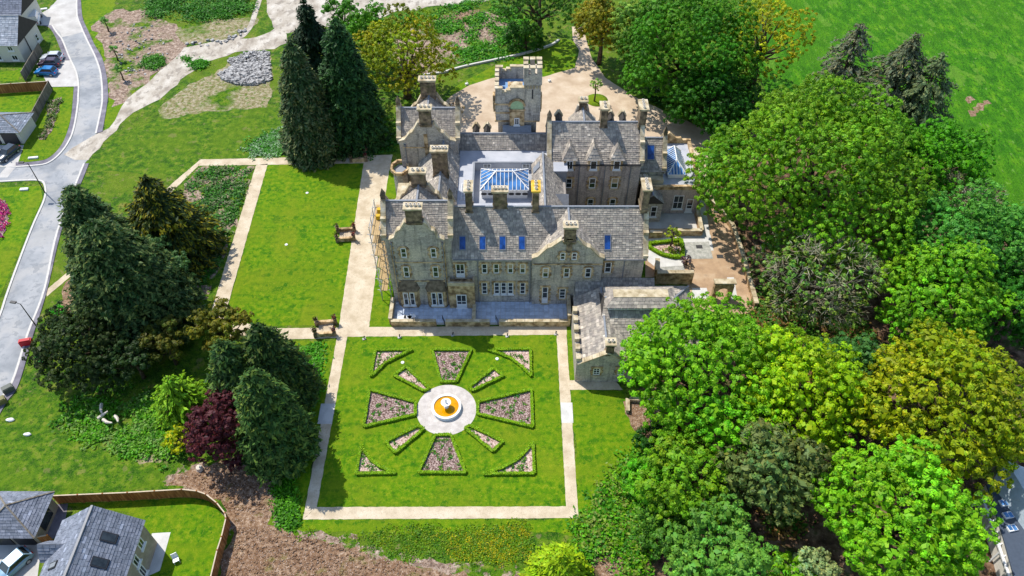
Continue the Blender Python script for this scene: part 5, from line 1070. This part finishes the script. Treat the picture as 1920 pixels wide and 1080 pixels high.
# ------------------------------------------------------------------ trees
UP=np.array([0,0,1.])
def place(u,v,a,zc):
    r=ray(u,v); t=(zc-H)/r[2]; return r[0]*t,r[1]*t,a*t/F
def fib(n,rng,zmin=-.4):
    i=np.arange(n)+rng.uniform(0,1); z=1-(1-zmin)*(i+.5)/n; th=i*2.39996+rng.uniform(0,6.28); r=np.sqrt(np.maximum(0,1-z*z)); return np.c_[r*np.cos(th),r*np.sin(th),z]
def limbs(mb,x,y,z0,tips,rng,r0):
    for tp in tips:
        tp=np.array(tp); b=np.array([x,y,z0*rng.uniform(.75,1.05)]); m=b*.45+tp*.55+[0,0,np.linalg.norm(tp-b)*-.06]+rng.normal(0,.25,3)
        mb.tube([b,m,tp],[r0*.5,r0*.28,r0*.07],5)
def broad(u,v,a,zc,rz,base,label,seed,nl=34,clump=.64,leaf=.148,dens=1.0,name='broadleaf_tree',group=None,gap=0.,twig=0,trunk='bark',elong=1.0,zmin=-.45,bare=None):
    rng=np.random.default_rng(seed); x,y,Rr=place(u,v,a,zc); Rz=Rr*rz
    root=thing(name,label,'tree' if 'shrub' not in name else 'shrub',(x,y,0),group)
    d=fib(nl,rng,zmin); d=nrm(d+rng.normal(0,.13,d.shape)); k=rng.uniform(.55,.92,(nl,1)); lr=Rr*rng.uniform(.20,.36,nl)
    LC=np.array([x,y,zc])+d*k*[Rr,Rr,Rz]
    if zc>2: LC=np.r_[LC,[[x,y,zc+Rz*.15]]]; lr=np.r_[lr,Rr*.5]; d=np.r_[d,[[0,0,1]]]
    LC[:,2]=np.maximum(LC[:,2],lr*.8)
    Cc=[];Nn=[];lob=[]
    for i in range(len(LC)):
        nc=max(6,int(dens*2.7*(lr[i]/clump)**2)); e=fib(nc,rng,-.75); keep=e@nrm((d[i]+UP*.5)[None])[0]>-.55; e=e[keep]
        if gap: e=e[rng.uniform(0,1,len(e))>gap]
        c=LC[i]+e*lr[i]*rng.uniform(.78,1.12,(len(e),1))*[1,1,.85]
        dd=np.linalg.norm(c[:,None]-LC[None],axis=2)/lr[None]; dd[:,i]=9; ok=dd.min(1)>.74
        Cc.append(c[ok]);Nn.append(e[ok]);lob.append(np.full(ok.sum(),i))
    Cc=np.concatenate(Cc);Nn=np.concatenate(Nn);lob=np.concatenate(lob)
    hole=Cc[:,2]>.25; Cc,Nn,lob=Cc[hole],Nn[hole],lob[hole]
    rc=clump*.62; m=max(8,int(dens*1.15*2*math.pi*rc*rc/(1.3*leaf*leaf*elong))); n=len(Cc)
    C=np.repeat(Cc,m,0); N0=np.repeat(Nn,m,0); ax=nrm(N0*.6+UP*.6); off=nrm(rng.normal(0,1,(n*m,3))+ax*.9)
    rcv=np.repeat(rc*rng.uniform(.7,1.25,n),m)[:,None]; C=C+(off*rng.uniform(.7,1.08,(n*m,1))-ax*.45)*rcv*[1,1,.8]
    N=nrm(off*.9+UP*.22+rng.normal(0,.30,C.shape)); D=rng.normal(0,1,C.shape)+[0,0,-.3]
    lobh=rng.normal(1,.11,len(LC))[lob]; lobk=rng.normal(1,.15,len(LC))[lob]; ck=np.repeat(lobk*rng.normal(1,.12,n),m)[:,None]
    colr=vary(base,n*m,rng,.18,.10)*ck
    colr[:,0]*=np.repeat(lobh,m); s=leaf*rng.uniform(.75,1.25,n*m)
    if bare is not None:
        msk=rng.uniform(0,1,n*m)<.75; C,N,D,s,colr=C[msk],N[msk],D[msk],s[msk],colr[msk]
    if bare is None and not gap and Rr>1.5:      # sparse inner foliage behind the outer sprays
        ki=int(len(LC)*60); ii=rng.integers(0,len(LC),ki); ei=nrm(rng.normal(0,1,(ki,3))); Ci=LC[ii]+ei*lr[ii][:,None]*rng.uniform(.30,.58,(ki,1)); okk=Ci[:,2]>.4; Ci=Ci[okk]; ki=len(Ci)
        C=np.r_[C,Ci]; N=np.r_[N,nrm(ei[okk]+UP*.5)]; D=np.r_[D,rng.normal(0,1,(ki,3))]; s=np.r_[s,np.minimum(lr[ii][okk]*.22,.42)]; colr=np.r_[colr,vary(base,ki,rng,.15,.08)]
    leafmesh('crown',C,N,D,s*elong,s*.65,colr,M['leaf'],root)
    mb=MB(); tr=max(.12,Rr*.07); zt=max(.5,zc-Rz*.35); mb.tube([(x,y,-.1),(x+.1,y,zt*.5),(x,y,zt),(x,y,zc+Rz*.3)],[tr*1.35,tr,tr*.8,tr*.3],9)
    limbs(mb,x,y,zt,LC[rng.choice(len(LC),min(len(LC),14),False)],rng,tr); mb.build('trunk',M[trunk],root,smooth=True)
    if twig:
        k=twig; i=rng.integers(0,len(LC),k); e=nrm(rng.normal(0,1,(k,3))+[0,0,.35]+d[i]*.8); p=LC[i]+e*lr[i][:,None]*rng.uniform(.5,1.05,(k,1))
        leafmesh('twigs',p,nrm(rng.normal(0,1,(k,3))+[0,0,1]),e+rng.normal(0,.25,(k,3)),rng.uniform(.5,1.2,k)*clump*1.1,.05,vary(lin(158,154,128,.95),k,rng,.2,.05),M['barkgrey'] if False else M['needle'],root,'stuff')
    return root
def conifer(u,v,h,R0,base,label,seed,shape='cone',droop=.25,spray=.5,dens=1.0,name='conifer_tree',group=None,z0=.04,tipcol=None,sparse=0,uvz=0.0):
    """(u,v) is the pixel of the tip when uvz<0, else of the foot"""
    rng=np.random.default_rng(seed)
    x,y=G(u,v) if uvz>=0 else G(u,v,h)
    root=thing(name,label,'tree',(x,y,0),group); Cs=[];Ds=[];Ns=[];tips=[];Sz=[]
    mb=MB(); tr=max(.15,h*.018); mb.tube([(x,y,-.1),(x,y,h*.4),(x,y,h*.98)],[tr*1.4,tr,.04],8)
    lev=int(h/.5*dens)
    for i in range(lev):
        f=z0+(1-z0)*(i+rng.uniform(0,1))/lev; z=h*f
        if shape=='cone': r=R0*(1-f)**.85+.15
        elif shape=='spire': r=R0*(1-f)**.55*(1-.35*max(0,.12-f)/.12)*(1+.10*math.sin(f*31+seed))+.1
        elif shape=='column': r=R0*math.sqrt(max(0,1-max(0,(f-.25)/.75)**2.2))*(.8+.2*min(1,f/.25))+.1
        else: r=R0*(1-f**2.4)*(.75+.25*math.sin(f*23+seed))+.2
        nb=max(5,int(2*math.pi*r/.55*(1-sparse)))
        ph=rng.uniform(0,6.28)
        for j in range(nb):
            a=ph+2*math.pi*j/nb+rng.normal(0,.12); rr=r*rng.uniform(.70,1.14); dr=np.array([math.cos(a),math.sin(a),0])
            s0=max(.12,1-1.25/max(rr,.3)); k=max(2,int((1-s0)*rr/spray*2.1)); s=np.linspace(s0,1,k)
            zz=z-droop*rr*s**1.6+(.18 if shape!='tier' else .35)*rr*s*(1-s)
            pp=np.c_[x+dr[0]*rr*s,y+dr[1]*rr*s,zz]+rng.normal(0,.10,(k,3))
            q=4; Cs.append(np.repeat(pp,q,0)+rng.normal(0,.15,(q*k,3))); tang=dr+UP*(-droop*1.1+(.75 if shape in('column','spire') else .15)); side=np.cross(dr,UP)
            sg=np.tile([-.8,-.25,.25,.8],k)[:,None]; Ds.append(tang+side*sg+rng.normal(0,.2,(q*k,3))); Ns.append(dr*.5+UP*.7+side*sg*.45+rng.normal(0,.3,(q*k,3))); tips.append(np.repeat(s**3,q)); Sz.append(np.full(q*k,spray))
            if rr>1.3:
                Cs.append(np.array([[x+dr[0]*rr*.6,y+dr[1]*rr*.6,z-droop*rr*.4]])); Ds.append(np.array([dr+side*rng.normal(0,.5)])); Ns.append(np.array([dr*.4+UP*.8])); tips.append(np.zeros(1)); Sz.append(np.array([.8*(1-sparse)+.1]))
            if sparse and j%3==0: mb.tube([(x,y,z),(x+dr[0]*rr,y+dr[1]*rr,z-droop*rr)],[.07,.02],4)
    C=np.concatenate(Cs);D=np.concatenate(Ds);N=nrm(np.concatenate(Ns));tp=np.concatenate(tips);sz=np.concatenate(Sz)
    ok=C[:,2]>.1; C,D,N,tp,sz=C[ok],D[ok],N[ok],tp[ok],sz[ok]; n=len(C)
    colr=vary(base,n,rng,.22,.10)
    if tipcol is not None: w=(tp*rng.uniform(0,1,n)>.45)[:,None]; colr=np.where(w,vary(tipcol,n,rng,.2,.1),colr)
    s=sz*rng.uniform(.7,1.25,n); leafmesh('crown',C,N,D,s,s*.36,colr,M['needle'],root); mb.build('trunk',M['bark'],root,smooth=True)
    return root
BR_=lin(126,186,22); YG=lin(158,188,10); MG=lin(84,142,24); OL=lin(150,140,28); BLG=lin(84,134,56); DG=lin(40,72,22); DK=lin(36,62,30); GO=lin(168,168,20)
W='right-hand wood'
broad(1318,700,164,6.6,.70,lin(116,176,22),'bright green spreading sycamore overlapping the outbuilding roof',1,nl=46)
broad(1492,738,118,6.8,.95,lin(152,188,12),'yellow-green rounded tree behind the bright sycamore on its right',2,nl=32)
broad(1518,330,192,9.0,.80,lin(114,160,24),'huge mid green beech dome beside the east drive',3,nl=60,elong=1.25,dens=1.1)
broad(1768,300,86,5.5,.8,lin(84,158,14),'bright green tree at the field edge behind the beech dome',4,nl=26)
broad(1660,265,70,6.5,.8,lin(92,150,16),'green tree joining the beech dome to the field edge',44,nl=22,elong=1.2)
broad(1285,95,128,8.5,1.0,lin(80,142,22),'tall green tree right of the forecourt at the top',5,nl=44,elong=1.2)
broad(1205,60,62,9.0,1.0,lin(124,166,62),'pale leaved tree left in the top tree belt',55,nl=24)
broad(1330,195,85,4.5,.8,lin(52,112,16),'dark green low tree shading the forecourt edge',56,nl=26,elong=1.3)
broad(1432,75,84,9.5,1.05,lin(172,176,16),'sparse golden tree at the edge of the pasture',6,nl=34,gap=.42,clump=.6,leaf=.18)
broad(1130,45,56,8.0,1.15,lin(150,146,28),'bronze-gold tree beside the entrance drive',7,nl=26,elong=1.3)
broad(1012,10,72,7.5,.85,lin(70,118,26),'dark green tree with stout trunk behind the tower',8,nl=26,gap=.15)
broad(985,68,40,2.6,.8,lin(50,104,16),'dark rounded bush at the kerb behind the tower',9,nl=16)
conifer(1572,165,13.0,5.2,lin(112,118,92),'thin grey-green spruce, left one of three on the pasture edge',10,'tier',.12,.36,.5,sparse=.62)
conifer(1655,215,15.5,6.2,lin(104,112,80),'tall grey-green spruce, middle of three on the pasture edge',11,'tier',.15,.36,.6,sparse=.5)
conifer(1705,240,14.0,5.8,lin(100,118,74),'ragged grey-green spruce, right one of three on the pasture edge',12,'tier',.18,.36,.5,sparse=.55)
broad(1536,520,116,5.2,.80,lin(120,156,60),'grey-green twiggy thorn tree between beech dome and bright sycamore',13,nl=34,gap=.35,twig=2600,trunk='barkgrey',bare=1,leaf=.2,clump=.6)
broad(1802,368,66,2.6,.6,lin(128,132,80),'low bare grey shrub on the edge of the field',14,nl=18,gap=.5,twig=2600,trunk='barkgrey',bare=1,name='bare_shrub')
broad(1800,462,120,7.5,.85,lin(84,150,50),'bluish green tree at the right below the bare shrub',15,nl=34)
broad(1762,560,112,7.5,.9,lin(112,172,24),'bright mid green tree centre of the right-hand wood',16,nl=36)
broad(1900,570,88,6.5,.9,lin(52,116,22),'dark green tree on the right edge above the golden oak',17,nl=28)
broad(1910,440,70,6.5,.9,lin(82,150,40),'green tree cut by the right picture edge',57,nl=22)
broad(1770,762,158,7.6,.78,lin(144,162,14),'large golden green oak at the right',18,nl=48,clump=.66,leaf=.19,elong=1.2)
broad(1688,975,150,7.8,.85,lin(122,180,24),'bright green maple at the bottom right',19,nl=42)
broad(1592,682,64,5.0,1.1,lin(74,122,52),'bluish green slim tree right of the yellow-green dome',20,nl=22)
broad(1440,880,100,6.6,.92,lin(112,130,64),'olive grey pine among the lower wood',21,nl=30,elong=1.4,leaf=.18,clump=.6)
broad(1286,895,96,6.0,.85,lin(116,164,24),'fresh green sycamore in the lower wood beside the lawn',22,nl=28)
broad(1345,1040,104,5.6,.85,lin(104,158,54),'pale green tree at the bottom edge of the wood',23,nl=28)
broad(1240,985,55,3.2,.9,lin(86,136,36),'leafy green shrub tree left of the pale bottom tree',24,nl=18)
broad(1525,1068,46,2.8,.8,lin(150,170,110),'grey-leaved shrub at the bottom between two trees',25,nl=16)
broad(1480,1085,44,2.6,.8,lin(120,180,24),'bright low bush at the bottom centre of wood',58,nl=14)
broad(1238,835,44,2.2,.8,lin(36,88,16),'dark glossy shrub below the yard wall',26,nl=16,name='evergreen_shrub')
broad(1285,822,30,1.8,.8,lin(128,92,52),'small reddish brown shrub below the bright sycamore',27,nl=12,name='reddish_shrub')
broad(1215,905,46,1.5,.6,lin(84,164,20),'bright low bush on the lawn edge of the wood',28,nl=16,name='garden_shrub')
conifer(1046,1092,7.0,4.3,lin(146,178,14),'yellow-green feathery conifer at the bottom centre edge',29,'cone',.35,.36,1.3)
# left side
conifer(592,285,20.0,5.0,lin(56,84,40),'tall dark drooping cypress standing at the lawn top edge',30,'spire',.5,.36,1.1,tipcol=lin(112,122,76))
conifer(668,262,21.5,5.5,lin(36,74,30),'tall dark green conifer right of the drooping cypress',31,'spire',.35,.36,1.0,tipcol=lin(60,100,44))
conifer(600,150,15.5,4.2,lin(26,52,22),'blackish cedar at the back of the left conifer group',32,'tier',.1,.36,.9,sparse=.15)
broad(690,62,52,6.5,1.2,lin(84,146,20),'fresh green tree behind the dark conifers',33,nl=22)
broad(640,25,36,6.5,1.2,lin(72,132,24),'small green tree beside the building plot',59,nl=16)
broad(756,112,92,7.5,.92,lin(150,160,16),'golden olive oak left of the mansion rear chimney',34,nl=36,gap=.08,clump=.6,leaf=.18,elong=1.2)
broad(705,238,34,2.2,.9,lin(70,120,30),'shaded green bush at the mansion rear corner',35,nl=14)
conifer(276,606,18.0,7.6,lin(46,76,30),'large leaning dark leylandii in the left tree cluster',36,'spire',.1,.36,1.2,tipcol=lin(96,114,56))
conifer(230,528,17.0,5.2,lin(52,84,36),'narrower dark leylandii nearest the road',60,'spire',.1,.36,1.1,tipcol=lin(104,120,64))
conifer(335,475,14.0,6.2,lin(50,68,22),'dark golden-tipped cypress at the back of left cluster',37,'tier',.15,.36,.95,tipcol=lin(136,132,24))
broad(283,508,68,5.0,.95,lin(84,118,64),'grey-green whitebeam in front of the leylandii',38,nl=24)
broad(165,640,96,4.4,.85,lin(52,72,28),'wide dark holly mound beside the road verge',39,nl=32,leaf=.17,clump=.5)
broad(248,672,46,4.0,1.05,lin(50,78,34),'small dark evergreen right of the holly mound',40,nl=18)
broad(308,640,44,4.6,1.0,lin(92,100,28),'olive evergreen in the middle of the left trees',41,nl=18,elong=1.3)
broad(412,612,58,4.6,.8,lin(112,112,24),'golden olive evergreen by the path corner',42,nl=18,elong=1.4)
conifer(352,775,7.5,3.6,lin(120,166,24),'sparse bright lime conifer left of the purple tree',43,'tier',.3,.36,.7,sparse=.4)
conifer(532,745,13.8,4.6,lin(42,72,24),'dark conifer at the back beside the garden path',45,'spire',.2,.36,1.1,tipcol=lin(84,104,38))
conifer(470,768,13.0,3.9,lin(46,78,28),'dark conifer behind the purple beech, left of the path pair',62,'spire',.2,.36,1.1,tipcol=lin(92,116,44))
conifer(532,846,15.5,4.3,lin(52,86,30),'dark conifer in front beside the garden path',46,'spire',.2,.36,1.1,tipcol=lin(96,122,48))
broad(414,806,70,4.4,1.2,lin(88,38,46),'purple-leaved beech beside the dark conifers',47,nl=26,leaf=.17,clump=.5)
broad(333,826,27,1.6,1.1,lin(176,186,12),'round golden shrub left of the purple beech',48,nl=14,name='golden_shrub',leaf=.18,clump=.35)
broad(1117,158,13,3.6,1.15,lin(150,184,90),'slender pale sapling on the round grass island',49,nl=10,gap=.3,leaf=.16,clump=.35)
broad(1262,438,16,2.6,1.1,lin(160,180,50),'small airy tree in the courtyard bed',50,nl=12,gap=.35,leaf=.15,clump=.35)
broad(1288,487,11,1.0,.9,lin(112,92,100),'small purple leafless shrub on the courtyard edge',51,nl=8,gap=.3,leaf=.12,clump=.3,name='purple_shrub')
broad(850,205,20,2.4,.9,lin(150,124,96),'thin brownish shrub on the gravel behind the left pavilion',61,nl=10,gap=.6,leaf=.13,clump=.35,name='bare_shrub')
broad(110,583,14,.8,.8,lin(80,180,50),'small vivid green shrub by the verge path',52,nl=8,leaf=.18,clump=.35,name='verge_shrub')
broad(83,675,14,.8,.8,lin(90,180,90),'small pale green shrub left of the holly mound',53,nl=8,leaf=.18,clump=.35,name='verge_shrub')
for i,(u,v,l) in enumerate(((195,38,'top'),(212,92,'middle'),(222,128,'lower')) ):
    broad(u,v,7,2.4,1.3,lin(120,170,80),'slim staked sapling on the road verge, %s one of three'%l,70+i,nl=7,gap=.3,leaf=.16,clump=.4,group='verge saplings',name='sapling_tree')
# ------------------------------------------------------------------ ground cover, rubble and long grass (uncountable)
def cover(name,px,n,label,cat,cols,hgt=.35,leaf=.2,seed=0,cl=14,spread=.35):
    P=[G(*p) for p in px]; rng=np.random.default_rng(seed); cc=sample(P,max(6,n//9),rng); q=cc[rng.integers(0,len(cc),n)]+rng.normal(0,.75,(n,2)); kk=inpoly(q[:,0],q[:,1],P)|((rng.uniform(0,1,n)<.45) if seed in (1,5,6,7,8,9,10,11) else False); q=q[kk]; n=len(q); hh=rng.uniform(.3,1,n)*hgt
    C=np.repeat(np.c_[q,hh*.7],cl,0)+rng.normal(0,1,(n*cl,3))*[spread,spread,hgt*.25]; C[:,2]=np.maximum(C[:,2],.04)
    N=nrm(rng.normal(0,.45,C.shape)+[0,0,1]); ci=rng.integers(0,len(cols),n); base=np.array([c[:3] for c in cols])[ci]; colr=np.repeat(base,cl,0)*rng.normal(1,.22,(n*cl,1)).clip(.5,1.6)
    s=leaf*rng.uniform(.7,1.3,n*cl); o=leafmesh(name,C,N,rng.normal(0,1,C.shape),s,s*.6,colr,M['leaf'],None,'stuff'); o['label']=label; o['category']=cat
cover('undergrowth',[(110,760),(230,745),(330,740),(360,830),(330,860),(290,852),(250,862),(190,830),(120,800)],620,'leafy green undergrowth below the left tree cluster','undergrowth',[lin(84,156,16),lin(104,160,30),lin(66,130,16),lin(120,160,70)],.4,seed=1)
cover('undergrowth',[(350,345),(378,315),(470,314),(462,350),(400,520),(380,560),(350,520)],560,'mixed green ground cover between conifers and the narrow path','undergrowth',[lin(60,124,30),lin(84,140,46),lin(44,96,24),lin(120,130,90)],.4,seed=2)
cover('undergrowth',[(540,650),(610,645),(600,720),(570,800),(560,760)],260,'green weeds beside the left garden path','undergrowth',[lin(70,150,14),lin(100,160,40)],.3,seed=3)
cover('flowering_weeds',[(560,990),(700,985),(990,978),(1000,1040),(960,1062),(870,1060),(760,1052),(690,1035),(640,1010),(560,1004)],420,'green weeds along the bottom of the formal garden','weeds',[lin(92,136,14),lin(110,146,14),lin(70,120,12),lin(84,130,16),lin(96,140,16),lin(128,148,14)],.16,.11,seed=4,cl=14,spread=.25)
cover('flowering_weeds',[(820,1000),(990,985),(1000,1045),(940,1060),(860,1055)],450,'yellow-flowered weeds left of the feathery conifer','weeds',[lin(92,136,14),lin(120,150,14),lin(176,168,12)],.2,.10,seed=16,cl=12,spread=.25)
cover('undergrowth',[(1085,990),(1150,900),(1200,840),(1235,850),(1225,960),(1200,1080),(1180,1080),(1175,1020),(1130,1040),(1095,1060)],1300,'leafy bushes between lawn and lower wood','undergrowth',[lin(84,156,14),lin(110,160,20),lin(64,130,20),lin(130,150,60)],.8,seed=5,spread=.4)
cover('undergrowth',[(270,0),(380,-10),(480,0),(470,20),(400,42),(330,38),(280,30)],600,'dark bramble bank at the top left','undergrowth',[lin(60,128,18),lin(84,146,44),lin(50,112,20)],.9,.22,seed=6,spread=.55)
cover('undergrowth',[(730,40),(800,22),(905,0),(985,20),(990,110),(870,118),(820,122),(850,90),(800,60)],650,'green weeds on the rough bank behind the forecourt','undergrowth',[lin(74,150,10),lin(56,124,14),lin(100,156,30)],.5,.26,seed=7,spread=.5)
cover('undergrowth',[(480,255),(530,245),(600,290),(470,288)],500,'white-flowered weeds under the tall cypress','weeds',[lin(70,140,30),lin(96,160,70),lin(150,180,140)],.35,seed=8)
cover('undergrowth',[(600,285),(590,240),(700,230),(740,250),(735,285)],700,'shaded ivy under the left conifers','undergrowth',[lin(56,120,30),lin(44,96,24)],.4,seed=9)
cover('undergrowth',[(1190,180),(1290,215),(1360,250),(1420,228),(1400,170),(1300,160)],900,'shaded undergrowth under the top tree belt','undergrowth',[lin(44,96,16),lin(60,110,24)],.6,.26,seed=10,spread=.5)
cover('undergrowth',[(1410,560),(1440,520),(1640,620),(1640,700),(1600,830),(1540,900),(1420,980),(1500,1000),(1560,860),(1420,640)],900,'scattered undergrowth on the wood floor','undergrowth',[lin(60,110,20),lin(86,130,40),lin(140,110,60)],.5,.24,seed=11,spread=.5)
cover('undergrowth',[(520,885),(545,860),(560,990),(528,990),(510,930)],260,'weeds on the edge of the bare soil by the garden path','undergrowth',[lin(84,150,16),lin(60,120,14)],.35,seed=12)
cover('undergrowth',[(340,105),(375,115),(395,118),(380,130),(350,128)],120,'green weeds beside the dirt track','undergrowth',[lin(74,150,14),lin(60,128,24)],.5,seed=13)
cover('undergrowth',[(270,108),(300,105),(312,118),(290,132),(265,128)],170,'green weed patch in the upper bare soil','undergrowth',[lin(74,140,14),lin(60,118,24)],.5,seed=14)
def rubble(name,px,n,label,seed,s0=.15,s1=.45,hill=.6,mat='rock'):
    P=[G(*p) for p in px]; rng=np.random.default_rng(seed); q=sample(P,n,rng); c=np.mean(P,0); rm=np.max(np.linalg.norm(np.array(P)-c,axis=1)); mb=MB()
    cube=np.array([(-1,-1,-1),(1,-1,-1),(1,1,-1),(-1,1,-1),(-1,-1,1),(1,-1,1),(1,1,1),(-1,1,1)],float)
    for p in q:
        s=rng.uniform(s0,s1)*np.array([1,rng.uniform(.5,1),rng.uniform(.35,.8)]); a=rng.uniform(0,6.28); v=(cube+rng.normal(0,.25,(8,3)))*s; ca,sa=math.cos(a),math.sin(a)
        z=hill*max(0,1-np.linalg.norm(p-c)/rm)*rng.uniform(.3,1)+s[2]*.4; mb.hexa([(p[0]+x*ca-y*sa,p[1]+x*sa+y*ca,z+w) for x,y,w in v])
    o=mb.build(name,M[mat],kind='stuff',recalc=False); o['label']=label; o['category']='rubble'
rubble('stone_rubble',[(412,140),(440,125),(505,118),(508,150),(480,160),(440,158),(418,150)],1300,'heap of broken grey stone beside the dirt track',1,.12,.40,.5)
rubble('stone_rubble',[(425,112),(470,98),(505,98),(506,118),(440,128)],500,'bank of pale crushed stone above the rubble heap',2,.1,.25,.5)
rubble('soil_clods',[(440,990),(500,990),(640,1025),(760,1062),(880,1085),(420,1085)],900,'clods and stones on the bare soil at the bottom',3,.04,.12,.05,'soil')
rubble('soil_clods',[(340,890),(480,880),(525,905),(520,950),(440,965),(400,930)],500,'stones on the shaded soil below the purple beech',4,.04,.12,.05,'soil')
rubble('soil_clods',[(205,80),(245,45),(290,50),(330,85),(300,125),(240,165)],120,'rough soil heaps between road and dirt track',5,.06,.2,.15,'rock')
rubble('track_stones',[(345,82),(420,72),(465,52),(470,58),(430,80),(350,92)],26,'pale stones along the dirt track footpath',6,.2,.4,.0)
